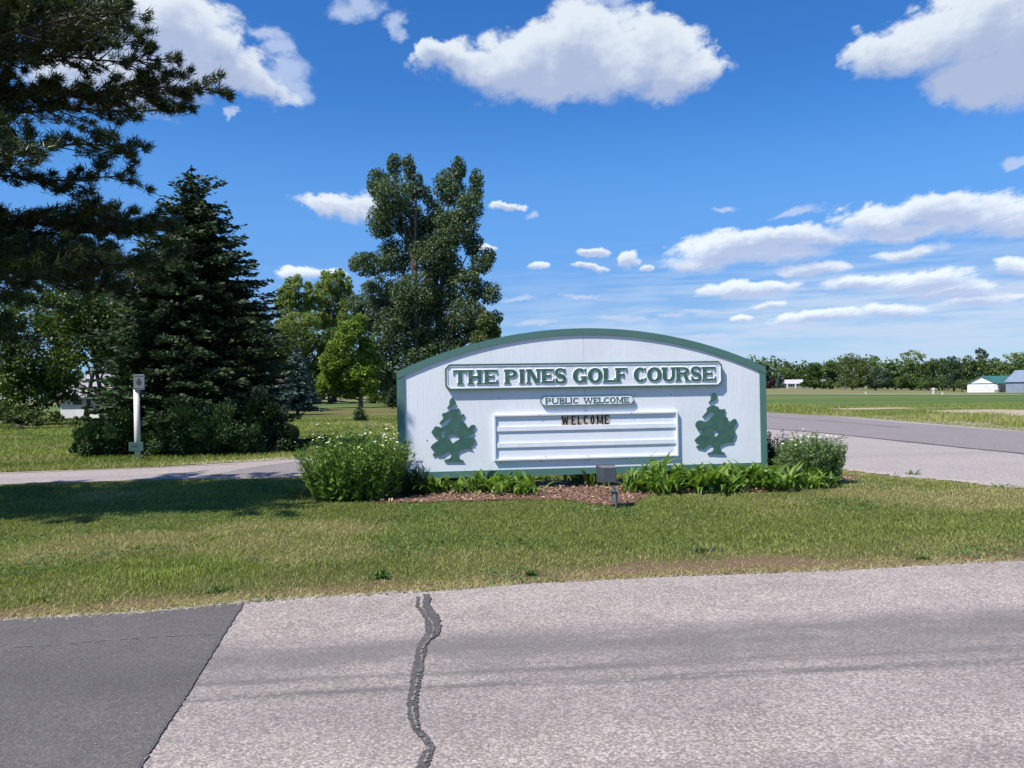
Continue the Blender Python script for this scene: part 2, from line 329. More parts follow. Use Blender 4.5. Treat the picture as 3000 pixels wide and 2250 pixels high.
def asphalt_mat(name, lo, hi, sc=95, mottling=.35, tyre=None, pink=(1.0, .94, .90), mortar=.5):
    m, nt, bs = new_mat(name); p = geov(nt)
    vo = N(nt, 'ShaderNodeTexVoronoi'); vo.inputs['Scale'].default_value = sc; link(nt, p, vo.inputs['Vector'])
    sc1 = N(nt, 'ShaderNodeSeparateColor'); link(nt, vo.outputs['Color'], sc1.inputs[0])
    stone = M_(nt, 'POWER', sc1.outputs[0], 1.2)
    f = M_(nt, 'MULTIPLY', stone, maprange(nt, vo.outputs['Distance'], .75, .2, mortar, 1.0))
    fine = noise(nt, p, sc * 3, 3, .7)
    f = M_(nt, 'ADD', M_(nt, 'MULTIPLY', f, .75), M_(nt, 'MULTIPLY', fine, .25))
    big = noise(nt, p, .9, 6, .62); mid = noise(nt, p, 7, 5, .7)
    c = mixc(nt, f, lo, hi)
    hue = mixc(nt, sc1.outputs[1], (1.06, .99, .93), (.95, 1.0, 1.06)); c = mixc(nt, .8, c, hue, 'MULTIPLY')
    c = mixc(nt, 1.0, c, pink, 'MULTIPLY')
    k = M_(nt, 'ADD', M_(nt, 'MULTIPLY', M_(nt, 'SUBTRACT', big, .5), mottling * 1.4), M_(nt, 'MULTIPLY', M_(nt, 'SUBTRACT', mid, .5), mottling))
    c = mixc(nt, M_(nt, 'ADD', .35, k, clamp=True), c, tuple(x * .72 for x in hi), 'MULTIPLY') if False else c
    dk = maprange(nt, k, -.3, .3, .82, 1.12)
    cmb = N(nt, 'ShaderNodeCombineXYZ')
    for i in range(3): link(nt, dk, cmb.inputs[i])
    c = mixc(nt, 1.0, c, cmb.outputs[0], 'MULTIPLY')
    # occasional larger stones, and a few old oil stains
    v2 = N(nt, 'ShaderNodeTexVoronoi'); v2.inputs['Scale'].default_value = sc * .5; link(nt, p, v2.inputs['Vector'])
    sv = N(nt, 'ShaderNodeSeparateColor'); link(nt, v2.outputs['Color'], sv.inputs[0])
    spot = M_(nt, 'MULTIPLY', M_(nt, 'MULTIPLY', maprange(nt, v2.outputs['Distance'], .34, .22), maprange(nt, sv.outputs[0], .74, .82)), .42)
    c = mixc(nt, spot, c, mixc(nt, maprange(nt, sv.outputs[1], .45, .55), tuple(x * .8 for x in lo), tuple(min(1, x * 1.25) for x in hi)))
    stn = maprange(nt, noise(nt, p, 1.6, 3, .5), .70, .80); c = mixc(nt, M_(nt, 'MULTIPLY', stn, .5), c, tuple(x * .9 for x in lo))
    if tyre:
        sep = N(nt, 'ShaderNodeSeparateXYZ'); link(nt, p, sep.inputs[0])
        for (ang, v0, wid, streng, streak) in tyre:
            w = M_(nt, 'ADD', M_(nt, 'MULTIPLY', sep.outputs[0], -math.sin(ang)), M_(nt, 'MULTIPLY', sep.outputs[1], math.cos(ang)))
            al = M_(nt, 'ADD', M_(nt, 'MULTIPLY', sep.outputs[0], math.cos(ang)), M_(nt, 'MULTIPLY', sep.outputs[1], math.sin(ang)))
            cb = N(nt, 'ShaderNodeCombineXYZ'); link(nt, M_(nt, 'MULTIPLY', al, .9), cb.inputs[0]); link(nt, M_(nt, 'MULTIPLY', w, streak), cb.inputs[1])
            n = noise(nt, cb.outputs[0], 1, 5, .7)
            d = M_(nt, 'ABSOLUTE', M_(nt, 'SUBTRACT', w, v0))
            mk = M_(nt, 'MULTIPLY', maprange(nt, d, wid, wid * .15), maprange(nt, M_(nt, 'ADD', n, M_(nt, 'MULTIPLY', noise(nt, p, 34 if wid < .1 else 7, 4, .7), .8 if wid < .1 else .35)), .72 if wid < .1 else .40, 1.02 if wid < .1 else .76))
            c = mixc(nt, M_(nt, 'MULTIPLY', mk, streng), c, tuple(x * .9 for x in lo))
    link(nt, c, bs.inputs['Base Color']); bs.inputs['Roughness'].default_value = .85; bs.inputs['Specular IOR Level'].default_value = .25
    bump(nt, bs, M_(nt, 'ADD', f, M_(nt, 'MULTIPLY', mid, .3)), .55, .006); return m
CHIP = asphalt_mat('chip_seal_pavement', (.140, .128, .124), (.62, .57, .53), 100, .75,
                   tyre=[(.08, 4.05, .55, .62, 2.2), (.08, 3.68, .07, .9, 9.0), (.085, 3.86, .06, .7, 12.0), (.10, 4.30, .34, .6, 4.0), (.08, 3.40, .5, .3, 2.0), (.08, 2.55, .40, .55, 3.0)])
ASPH = asphalt_mat('dark_asphalt_patch', (.072, .069, .067), (.190, .178, .170), 130, .6, tyre=[(.1, 4.0, .5, .35, 3.0)], pink=(1, .98, .99))
DRIVE = asphalt_mat('light_driveway_pavement', (.22, .205, .20), (.52, .48, .46), 60, .3, tyre=[(.12, 14.2, .5, .35, 2.0)])
MAIN = asphalt_mat('grey_road_asphalt', (.16, .15, .155), (.33, .31, .315), 60, .25)
TAR = asphalt_mat('crack_sealant_tar', (.050, .050, .053), (.17, .165, .165), 100, .6)
GRIT = plain('grit_in_crack', (.26, .24, .21), (.13, .12, .10), 60, .9, .4, 150)
GRAVEL = asphalt_mat('roadside_gravel', (.22, .19, .17), (.62, .57, .50), 40, .3)

# ------------------------------------------------------------------ ground and roads
def seg_dist(x, y, pts):
    best = np.full(x.shape, 1e9)
    for (x0, y0), (x1, y1) in zip(pts[:-1], pts[1:]):
        dx, dy = x1 - x0, y1 - y0; t = np.clip(((x - x0) * dx + (y - y0) * dy) / (dx * dx + dy * dy), 0, 1)
        best = np.minimum(best, np.hypot(x - x0 - t * dx, y - y0 - t * dy))
    return best
def inside(x, y, poly):
    r = np.zeros(x.shape, bool); n = len(poly)
    for i in range(n):
        x0, y0 = poly[i]; x1, y1 = poly[(i + 1) % n]
        c = ((y0 > y) != (y1 > y)) & (x < (x1 - x0) * (y - y0) / ((y1 - y0) if y1 != y0 else 1e-9) + x0); r ^= c
    return r
def g2(px, py): v = gnd(px, py); return (v.x, v.y)
E0 = [g2(0, 1822), g2(400, 1800), g2(720, 1768), g2(1225, 1738), g2(1500, 1716), g2(2000, 1690), g2(2500, 1672), g2(3000, 1644)]
sl = (E0[3][1] - E0[0][1]) / (E0[3][0] - E0[0][0]); sr = (E0[-1][1] - E0[-3][1]) / (E0[-1][0] - E0[-3][0])
NEAR_EDGE = [(-40, E0[0][1] - sl * (E0[0][0] + 40))] + E0 + [(8.6, E0[-1][1] + sr * (8.6 - E0[-1][0]))]
tipx, tipy = NEAR_EDGE[-1]
ISL_FAR = [(-40, 10.2), g2(-300, 1425), g2(0, 1420), g2(430, 1407), g2(860, 1397), (-1, 13.5), (2, 13.5), (4.2, 13.35), g2(2475, 1375), g2(2640, 1395), g2(2820, 1410), g2(3000, 1432), (7.7, 9.0), (8.5, tipy + .7)]
DRV_FAR = [(-40, 12.4), g2(-300, 1392), g2(0, 1386), g2(450, 1370), g2(870, 1346), (0.5, 19.5), (4.5, 24), (7.0, 29), (7.4, 34)]
MAIN_L = [(9.6, -8), (9.6, 12), g2(3000, 1331), g2(2634, 1293), g2(2417, 1270), g2(2247, 1257), (7.6, 34), (6.6, 45), (4.0, 70), (-2, 110), (-14, 160)]
MAIN_R = [(14.6, -8), (14.2, 12), g2(3000, 1266), g2(2634, 1238.5), g2(2417, 1218.6), g2(2245, 1209.6), (10.6, 62), (6.0, 90), (-8, 160)]
def jag(pts, step=.12, amp=.03, seed=1, fr=2.2):
    out = []
    for (a, b) in zip(pts[:-1], pts[1:]):
        L_ = math.hypot(b[0] - a[0], b[1] - a[1]); n = max(1, int(L_ / step)); n = min(n, 260)
        for i in range(n):
            t = i / n; x = a[0] + (b[0] - a[0]) * t; y = a[1] + (b[1] - a[1]) * t
            out.append((x + float(fbm(np.array(x * fr), np.array(y * fr), seed) - .5) * amp * 2, y + float(fbm(np.array(x * fr + 31), np.array(y * fr), seed + 5) - .5) * amp * 2))
    out.append(pts[-1]); return out
def sheet(name, outline, z, mat, label=None):
    vs = [Vector((x, y, z)) for x, y in outline]
    tris = tessellate_polygon([vs]); mb = MB(); mb.v = [tuple(v) for v in vs]
    for t in tris:
        a, b, c = (vs[i] for i in t)
        if (b - a).cross(c - a).z < 0: t = (t[0], t[2], t[1])
        mb.f.append(tuple(t)); mb.m.append(0)
    o = mb.build(name, mat); tag(o, label, kind='structure'); return o
near_j = jag(NEAR_EDGE, .07, .035, 3, 3)
sheet('foreground_road', near_j + [(60, tipy + .3), (60, -14), (-40, -14)], .004, CHIP, 'pale chip sealed road across the foreground')
far_j = jag(ISL_FAR, .15, .05, 9)
drv_far_j = jag(DRV_FAR, .2, .05, 13)
sheet('driveway', far_j + [(8.6, tipy + .05), (20, tipy + .05), (20, 34)] + drv_far_j[::-1], .008, DRIVE, 'pale driveway curving round behind the sign')
sheet('side_road', jag(MAIN_L, .3, .04, 21) + jag(MAIN_R, .3, .06, 23)[::-1], .012, MAIN, 'grey asphalt road running away on the right')
# dark patch at lower left with its fine seam
pe = [p for p in near_j if p[0] < g2(716, 1768)[0]]
sheet('asphalt_patch', [(x, y + .004) for x, y in pe] + jag([g2(716, 1769), g2(650, 1870), g2(560, 2020), g2(480, 2140), g2(405, 2260), g2(300, 2440)], .05, .012, 4, 6) + [(-3.0, -2), (-40, -12)], .008, ASPH, 'dark new asphalt patch in the lower left of the road')
def ribbon(name, pts, widths, z, mat, n_sub=6, jit=.3, label=None, seed=5, kind='structure', gaps=False):
    P_ = []; W_ = []
    for i in range(len(pts) - 1):
        for k in range(n_sub):
            t = k / n_sub; P_.append((pts[i][0] * (1 - t) + pts[i + 1][0] * t, pts[i][1] * (1 - t) + pts[i + 1][1] * t)); W_.append(widths[i] * (1 - t) + widths[i + 1] * t)
    P_.append(pts[-1]); W_.append(widths[-1]); r = random.Random(seed); a = []; b = []
    for i, (x, y) in enumerate(P_):
        q = P_[min(i + 1, len(P_) - 1)]; p = P_[max(i - 1, 0)]; dx, dy = q[0] - p[0], q[1] - p[1]; l = math.hypot(dx, dy) + 1e-9; nx, ny = -dy / l, dx / l
        w1 = W_[i] * .5 * (1 + r.uniform(-jit, jit)); w2 = W_[i] * .5 * (1 + r.uniform(-jit, jit)); a.append((x + nx * w1, y + ny * w1)); b.append((x - nx * w2, y - ny * w2))
    mb = MB(); on = True
    for i in range(len(a) - 1):
        if gaps: on = (r.random() < (.8 if on else .35))
        if on: mb.poly([(*b[i], z), (*b[i + 1], z), (*a[i + 1], z), (*a[i], z)])
    o = mb.build(name, mat)
    # make sure faces look up
    for p in o.data.polygons:
        if p.normal.z < 0: p.flip()
    tag(o, label, kind=kind); return o
K = .3315
cr = [(75, 155), (68, 240), (120, 290), (165, 350), (180, 470), (115, 590), (90, 680), (80, 760), (60, 850), (45, 940), (25, 1100), (30, 1230), (60, 1330), (140, 1420), (190, 1500), (150, 1570), (110, 1659)]
crw = [30, 40, 60, 80, 90, 100, 110, 110, 120, 110, 110, 105, 90, 90, 90, 130, 140]
pts = [g2(1200 + x * K, 1700 + y * K) for x, y in cr]
ws = [.80 * w * K / F * math.hypot(p[0], p[1]) * 1.0 for w, p in zip(crw, pts)]
pts.append((pts[-1][0] - .05, pts[-1][1] - .5)); ws.append(ws[-1])
ribbon('tar_crack', pts, ws, .009, TAR, 16, .30, 'dark tar sealed crack wandering down the pale road')
b2 = [g2(1200 + x * K, 1700 + y * K) for x, y in [(155, 135), (150, 230), (205, 320), (235, 400), (245, 475), (190, 530)]]
ribbon('tar_crack', b2, [.045, .05, .06, .06, .04, .02], .011, TAR, 8, .35, 'short tar branch beside the main crack at the grass edge', 8)
# bare split inside the sealed crack: pale grit and weeds
cm = [g2(1200 + x * K, 1700 + y * K) for x, y in [(120, 260), (150, 330), (200, 390), (215, 450), (190, 520), (130, 590), (105, 650), (110, 740), (80, 850), (60, 950), (30, 1080), (25, 1190), (60, 1300), (110, 1400), (160, 1470), (170, 1540), (130, 1640)]]
ribbon('crack_grit', cm, [.010] * len(cm), .014, GRIT, 20, .95, 'thin broken line of pale grit in the sealed crack', 4, gaps=True)
ribbon('patch_seam', [g2(-60, 1908), g2(0, 1905), g2(200, 1890), g2(400, 1874), g2(640, 1862)], [.010, .010, .009, .010, .007], .012, plain('pale_scratch', (.17, .165, .165)), 40, .95, 'thin pale scratch across the asphalt patch', 6, gaps=True)
ribbon('patch_joint', [g2(716, 1769), g2(650, 1870), g2(560, 2020), g2(480, 2140), g2(405, 2260), g2(300, 2440)], [.011] * 6, .010, TAR, 20, .9, 'dark joint along the side of the asphalt patch', 12)
ribbon('tar_seam', [g2(2180, 1251), g2(2247, 1257), g2(2417, 1270), g2(2634, 1293), g2(2800, 1311), g2(3000, 1331), g2(3150, 1352)], [.10] * 7, .016, TAR, 8, .6, 'dark seam between the side road and the pale driveway', 3)
ribbon('road_seam', [g2(2247, 1222), g2(2417, 1234), g2(2634, 1253), g2(2650, 1254)], [.09, .08, .07, .05], .016, TAR, 8, .7, 'thin dark seam along the middle of the side road', 14)
ribbon('gravel_edge', [(x, y) for x, y in ISL_FAR[8:12]], [.3, .3, .35, .35], .013, GRAVEL, 14, .6, 'pale gravel along the island edge by the driveway', 15)
ribbon('gravel_edge', [g2(640, 1404), g2(860, 1397), g2(1000, 1394)], [.35, .5, .4], .013, GRAVEL, 14, .4, 'pale gravel strip between shaded lawn and driveway', 16)
ribbon('gravel_edge', [g2(450, 1367), g2(700, 1352), g2(880, 1342)], [.1, .5, .6], .013, GRAVEL, 14, .3, 'pale gravel along the far side of the driveway', 17)
ribbon('field_track', [g2(2200, 1155.5), g2(2500, 1155.5), g2(2760, 1156), g2(3000, 1157.5)], [2.6, 2.4, 1.6, 1.2], .05, plain('pale_track', (.45, .42, .34), None, .5, .9, 0), 6, .1, 'thin pale farm track crossing the field')
ribbon('driveway_edge_line', [g2(-200, 1395), g2(0, 1388.5), g2(450, 1371.5), g2(700, 1360)], [.08] * 4, .014, GRAVEL, 20, .5, 'pale worn edge along the driveway', 2)
drv_dark = [g2(610, 1397), g2(700, 1376), g2(870, 1353), (.5, 19.2), (4.4, 23.5), (5.5, 14.2), (2, 13.9), (-1, 13.9), g2(870, 1390)]
sheet('driveway_overlay', jag(drv_dark, .2, .05, 33) , .0135, MAIN, 'darker asphalt overlay on the driveway left of the sign')

def pebbles(name, label, X, Y, z0, smin, smax, mat):
    n = len(X); r = RNG.uniform(smin, smax, n); a = RNG.uniform(0, PI, n); asp = RNG.uniform(.6, 1, n); hz = r * RNG.uniform(.4, .8, n)
    ca, sa = np.cos(a), np.sin(a); c = np.stack([X, Y, np.full(n, z0)], -1)
    p = [c + np.stack([ca * r, sa * r, 0 * r], -1), c + np.stack([-sa * r * asp, ca * r * asp, 0 * r], -1), c - np.stack([ca * r, sa * r, 0 * r], -1), c - np.stack([-sa * r * asp, ca * r * asp, 0 * r], -1), c + np.stack([0 * r, 0 * r, hz], -1)]
    V = np.stack(p, 1).reshape(-1, 3); i = np.arange(n)[:, None] * 5; T = np.concatenate([i + [0, 1, 4], i + [1, 2, 4], i + [2, 3, 4], i + [3, 0, 4]], 0)
    tag(add_obj(name, np_mesh(name, V, T, mat, RNG.uniform(0, 1, n * 5))), label, 'gravel', kind='stuff')
PEB = plain('loose_pebble', (.42, .38, .34), (.20, .18, .17), 25, .85, .3, 120)
def along(poly, n, off, sd):
    E_ = np.array(poly); L_ = np.hypot(*(E_[1:] - E_[:-1]).T); k = RNG.choice(len(L_), n, p=L_ / L_.sum()); t = RNG.uniform(0, 1, n)[:, None]; P_ = E_[k] * (1 - t) + E_[k + 1] * t
    return P_[:, 0] + RNG.normal(0, .02, n), P_[:, 1] + off + RNG.normal(0, sd, n)
X_, Y_ = along([(x, y) for x, y in NEAR_EDGE[1:5]], 1500, .02, .035); pebbles('edge_gravel', 'loose pale stones along the lawn edge by the asphalt patch', X_, Y_, .004, .004, .014, PEB)
X_, Y_ = along([(x, y) for x, y in NEAR_EDGE[4:9]], 1300, .01, .03); pebbles('edge_gravel', 'scattered small stones along the lawn edge by the pale road', X_, Y_, .004, .003, .009, PEB)
X_, Y_ = along(ISL_FAR[8:12], 1500, .05, .14); pebbles('edge_gravel', 'loose stones on the driveway side of the lawn, right of the sign', X_, Y_, .010, .006, .018, PEB)
X_ = RNG.uniform(-3.4, 5, 900); Y_ = RNG.uniform(2.6, 6.2, 900); kk_ = Y_ < np.interp(X_, [p[0] for p in NEAR_EDGE], [p[1] for p in NEAR_EDGE]) - .02
pebbles('road_grit', 'stray grit lying on the foreground road', X_[kk_], Y_[kk_], .0125, .0015, .0045, PEB)
def terrain(x, y):
    b = x / np.maximum(y, 1.0)
    z = -2.35 * sstep(b, .33, .56) * sstep(y, 70, 280)
    return z
def grid_lines(fine0, fine1, step, lo, hi):
    c = list(np.arange(fine0, fine1 + 1e-6, step)); s = step; x = fine1
    while x < hi: s *= 1.13; x += s; c.append(x)
    s = step; x = fine0; l = []
    while x > lo: s *= 1.13; x -= s; l.append(x)
    return np.array(l[::-1] + c)
def masks(X, Y):
    dn = seg_dist(X, Y, NEAR_EDGE); di = seg_dist(X, Y, ISL_FAR); dd = seg_dist(X, Y, DRV_FAR); dm = seg_dist(X, Y, MAIN_R)
    nz = fbm(X * 2.1, Y * 2.1, 2); nb = fbm(X * .55, Y * .55, 8)
    dirt = sstep(.31 * (0.30 + 1.3 * nb) + .42 * (nz - .5) - dn + .10, -.08, .22) * .95
    dirt = np.maximum(dirt, sstep(.10 + .35 * (nz - .5) - di, -.05, .1) * .8); dirt = np.maximum(dirt, sstep(.25 + .5 * (nz - .5) - dd, -.1, .2) * .5)
    dry = sstep(nb + .10 * sstep(X, 1, 6), .48, .70) * .70 + sstep(1.3 - dn + (nz - .5) * 1.2, 0, 1.2) * .38
    dry = np.maximum(dry, sstep(1.0 - di, 0, 1) * .5); dry = np.maximum(dry, sstep(1.5 - dd + nz, 0, 1.5) * .75)
    dry = np.where((Y > 20) & (X > 12), np.maximum(dry, sstep(fbm(X * .12, Y * .5, 4), .45, .6) * .55), dry)
    return np.clip(dirt, 0, 1), np.clip(dry, 0, 1), dm
SANDS = [(g2(2490, 1198), g2(2600, 1196), .9), (g2(2930, 1205), g2(3100, 1213), 1.6), (g2(2700, 1203), g2(2850, 1205), .35), (g2(3000, 1222), g2(3120, 1226), .8)]
def build_ground():
    xs = grid_lines(-12, 16, .11, -4200, 4200); ys = grid_lines(3.6, 34, .11, -60, 6500)
    X, Y = np.meshgrid(xs, ys); Z = terrain(X, Y)
    sign_bed = np.exp(-((X - 1.0) / 3.2) ** 4 - ((Y - 10.3) / 1.0) ** 2) * .04
    far = np.exp(-seg_dist(X, Y, NEAR_EDGE) * 0)
    island = inside(X, Y, NEAR_EDGE + ISL_FAR[::-1])
    dn = np.minimum(seg_dist(X, Y, NEAR_EDGE), seg_dist(X, Y, ISL_FAR))
    Z = Z + np.where(island, sstep(dn, 0, .8) * .03 + (fbm(X * 1.5, Y * 1.5, 6) - .5) * .05 * sstep(dn, .1, .8) + sign_bed, -.004)
    dirt, dry, dm = masks(X, Y)
    field = sstep(Y, 34, 46) * (X > 0) + sstep(Y, 60, 90) * (X <= 0); field = np.clip(field, 0, 1)
    sand = np.zeros(X.shape); nz = fbm(X * .8, Y * .8, 19)
    for a, b, w in SANDS: sand = np.maximum(sand, sstep(w * (1.8 + 1.6 * (nz - .5)) - seg_dist(X, Y, [a, b]), -.15, .35))
    sand = np.maximum(sand, sstep(.3 + .6 * (nz - .5) - dm, -.1, .2) * .8)
    nx, ny = len(xs), len(ys); idx = np.arange(nx * ny).reshape(ny, nx)
    Fc = np.stack([idx[:-1, :-1], idx[:-1, 1:], idx[1:, 1:], idx[1:, :-1]], -1).reshape(-1, 4)
    me = np_mesh('ground', np.stack([X, Y, Z], -1).reshape(-1, 3), Fc, GROUND, {'dirt': dirt.ravel(), 'dry': dry.ravel(), 'field': field.ravel(), 'sand': sand.ravel()}, smooth=True)
    tag(add_obj('ground', me), 'grassy ground and fields reaching to the horizon', kind='structure')
build_ground()

# ------------------------------------------------------------------ grass
GRASS = leaf_mat('lawn_grass', (.100, .150, .020), (.270, .335, .065), .32, .6, third=(.50, .42, .20))
def blades(name, X, Y, Zg, h, w, tint, dry, mat, label, lean=.45):
    n = len(X); a = RNG.uniform(0, 2 * PI, n); ln = RNG.normal(0, lean, (n, 2)) * h[:, None]
    ca, sa = np.cos(a) * w * .5, np.sin(a) * w * .5
    b = np.stack([X, Y, Zg - .004], -1)
    v0 = b + np.stack([ca, sa, 0 * h], -1); v1 = b - np.stack([ca, sa, 0 * h], -1)
    mid = b + np.stack([ln[:, 0] * .35, ln[:, 1] * .35, h * .58], -1); o = np.stack([ca, sa, 0 * h], -1) * .8
    tip = b + np.stack([ln[:, 0], ln[:, 1], h], -1)
    V = np.stack([v0, v1, mid - o, mid + o, tip], 1).reshape(-1, 3); i = np.arange(n)[:, None] * 5
    T = np.concatenate([i + [0, 1, 2], i + [0, 2, 3], i + [3, 2, 4]], 0)
    me = np_mesh(name, V, T, mat, {'tint': np.repeat(tint, 5), 'dry': np.repeat(dry, 5)})
    return tag(add_obj(name, me), label, 'grass', kind='stuff')
def ground_z(X, Y):
    dn = np.minimum(seg_dist(X, Y, NEAR_EDGE), seg_dist(X, Y, ISL_FAR)); isl = inside(X, Y, NEAR_EDGE + ISL_FAR[::-1])
    return terrain(X, Y) + np.where(isl, sstep(dn, 0, .8) * .03 + (fbm(X * 1.5, Y * 1.5, 6) - .5) * .05 * sstep(dn, .1, .8) + np.exp(-((X - 1.0) / 3.2) ** 4 - ((Y - 10.3) / 1.0) ** 2) * .04, -.004)
BED = [g2(1035, 1455), g2(1070, 1482), g2(1240, 1486), g2(1500, 1482), g2(1650, 1478), g2(1740, 1490), g2(1830, 1490), g2(1900, 1466), g2(2100, 1458), g2(2330, 1455), g2(2440, 1440), g2(2480, 1412), (5.0, 11.6), (3.5, 11.8), (-1.8, 11.2)]
def rand_unit(n):
    v = RNG.normal(0, 1, (n, 3)); return v / np.linalg.norm(v, axis=1, keepdims=True)
def leaf_geo(C, size, asp=.6, up=.35, tint=None, flat=None, dirs=None):
    """rhombic leaves, one quad each"""
    n = len(C); nrm = rand_unit(n) + np.array([0, 0, up]); nrm /= np.linalg.norm(nrm, axis=1, keepdims=True)
    t = rand_unit(n) if dirs is None else dirs
    t = t - nrm * (t * nrm).sum(1, keepdims=True); t /= np.linalg.norm(t, axis=1, keepdims=True) + 1e-9
    if dirs is not None:
        t = dirs / (np.linalg.norm(dirs, axis=1, keepdims=True) + 1e-9)
    s = np.cross(nrm, t); s /= np.linalg.norm(s, axis=1, keepdims=True) + 1e-9
    size = np.broadcast_to(size, (n,))[:, None]
    V = np.stack([C - t * size * .5, C + s * size * asp * .5, C + t * size * .5, C - s * size * asp * .5], 1).reshape(-1, 3)
    Fc = np.arange(n * 4).reshape(n, 4); tt = np.repeat(tint if tint is not None else RNG.uniform(0, 1, n), 4)
    return V, Fc, tt
class Leaves:
    def __init__(s): s.V = []; s.F = []; s.T = []; s.n = 0
    def add(s, C, size, asp=.6, up=.35, tint=None, dirs=None):
        V, Fc, t = leaf_geo(np.asarray(C), size, asp, up, tint, None, dirs); s.V.append(V); s.F.append(Fc + s.n); s.T.append(t); s.n += len(V)
    def build(s, name, mat, parent, stuff=True):
        me = np_mesh(name, np.concatenate(s.V), np.concatenate(s.F), mat, np.clip(np.concatenate(s.T), 0, 1)); o = add_obj(name, me, parent)
        if stuff: o['kind'] = 'stuff'
        return o
def lawn():
    n = 330000
    Y = 4.6 + (RNG.uniform(0, 1, n) ** 1.25) * 8.9; X = RNG.uniform(-1, 1, n) * (Y * .66 + .6) + .1
    keep = inside(X, Y, NEAR_EDGE + ISL_FAR[::-1]) & ~inside(X, Y, BED)
    X, Y = X[keep], Y[keep]; dirt, dry, _ = masks(X, Y)
    keep = RNG.uniform(0, 1, len(X)) > dirt * .86; X, Y, dirt, dry = X[keep], Y[keep], dirt[keep], dry[keep]
    tuft = fbm(X * 4, Y * 4, 41); big = fbm(X * .7 + 3, Y * .7, 44)
    h = (.012 + .026 * RNG.uniform(0, 1, len(X)) ** 1.5 + .022 * sstep(tuft, .58, .8)) * (1 - .62 * dirt) * (1 - .15 * dry)
    w = .0035 + Y * .00042
    dn = seg_dist(X, Y, NEAR_EDGE)
    lush = sstep(-X, 1.2, 3.2) * sstep(1.8 - dn, 0, 1) * sstep(fbm(X * 1.3, Y * 1.3, 55), .4, .6)
    h = h * (1 + .7 * lush)
    dr = np.clip(dry * 1.0 + .45 * dirt + RNG.normal(0, .2, len(X)) - .3 * lush + .08, 0, 1) * .85
    tint = np.clip(.35 + .7 * (big - .3) + RNG.normal(0, .22, len(X)) + .2 * lush, 0, 1)
    blades('lawn_grass', X, Y, ground_z(X, Y), h, w, tint, dr, GRASS, 'short green and straw grass of the island lawn')
    n = 60000; Yc = 5.2 + RNG.uniform(0, 1, n) * 6.5; Xc = RNG.uniform(-1, 1, n) * (Yc * .66 + .4); cl = fbm(Xc * 1.1 + 9, Yc * 1.6, 91)
    kk = (cl > .60) & inside(Xc, Yc, NEAR_EDGE + ISL_FAR[::-1]) & ~inside(Xc, Yc, BED); Xc, Yc = Xc[kk], Yc[kk]; LVc = Leaves()
    LVc.add(np.stack([Xc, Yc, ground_z(Xc, Yc) + RNG.uniform(.012, .045, len(Xc))], -1), RNG.uniform(.012, .028, len(Xc)), .8, 1.4, np.clip(RNG.normal(.4, .25, len(Xc)), 0, 1))
    tag(LVc.build('clover', leaf_mat('clover_leaf', (.035, .10, .022), (.10, .20, .045), .25), None), 'patches of clover and broad-leaved weeds in the lawn', 'clover', kind='stuff')
    # longer dry thatch along the pavement edge
    n = 9000; t = RNG.uniform(0, 1, n); k = RNG.integers(1, len(NEAR_EDGE) - 2, n); E_ = np.array(NEAR_EDGE)
    P_ = E_[k] * (1 - t)[:, None] + E_[k + 1] * t[:, None]; X = P_[:, 0] + RNG.normal(0, .05, n); Y = P_[:, 1] + np.abs(RNG.normal(.02, .14, n))
    blades('edge_thatch', X, Y, ground_z(X, Y), RNG.uniform(.008, .03, n), np.full(n, .006), RNG.uniform(0, .6, n), RNG.uniform(.3, 1, n), GRASS, 'sparse dry thatch where the lawn meets the road', 1.4)
    # lawn beyond the driveway on the left
    n = 90000; Y = 14.5 + RNG.uniform(0, 1, n) ** 1.6 * 30; X = RNG.uniform(-.72, .05, n) * Y
    dd = seg_dist(X, Y, DRV_FAR); keep = ~inside(X, Y, DRV_FAR + [(20, 34), (20, 0), (-40, 0)]); X, Y, dd = X[keep], Y[keep], dd[keep]
    dirt, dry, _ = masks(X, Y); gl = sstep(fbm(X * .25, Y * .6, 61), .42, .62)
    blades('far_lawn_grass', X, Y, ground_z(X, Y), RNG.uniform(.04, .09, len(X)), .004 + Y * .0007, np.clip(.3 + .6 * gl + RNG.normal(0, .15, len(X)), 0, 1), np.clip(dry * .8 - .25 + RNG.normal(0, .12, len(X)), 0, 1), GRASS, 'grass beyond the driveway round the spruces')
    # rough verge right of the side road
    n = 80000; Y = 19 + RNG.uniform(0, 1, n) ** 1.5 * 34; X = 13.9 + RNG.uniform(0, 1, n) ** 1.4 * 22
    keep = ~inside(X, Y, MAIN_L + MAIN_R[::-1]); X, Y = X[keep], Y[keep]
    sd = np.zeros(len(X))
    for a, b, w in SANDS: sd = np.maximum(sd, w * 1.7 - seg_dist(X, Y, [a, b]))
    keep = sd < .1; X, Y = X[keep], Y[keep]
    infr = np.zeros(len(X))
    for a, b, w in SANDS: infr = np.maximum(infr, ((np.abs(X - (a[0] + b[0]) / 2) < abs(b[0] - a[0]) / 2 + 1) & (Y < a[1]) & (Y > a[1] - 7)))
    tall = sstep(fbm(X * .5, Y * .35, 71), .45, .7) * (1 - .85 * infr); dm = seg_dist(X, Y, MAIN_R)
    h = (.05 + .22 * tall * sstep(dm, .5, 1.6) * sstep(9 - dm, 0, 4)) * RNG.uniform(.5, 1.2, len(X))
    blades('verge_grass', X, Y, ground_z(X, Y), h, .006 + Y * .0006, np.clip(.35 + .5 * fbm(X, Y, 73) + RNG.normal(0, .1, len(X)), 0, 1), np.clip(sstep(fbm(X * .3, Y * .8, 75), .46, .66) * .55 * tall + RNG.normal(.1, .12, len(X)), 0, 1), GRASS, 'rough tall grass and weeds on the verge beyond the side road', .3)
lawn()

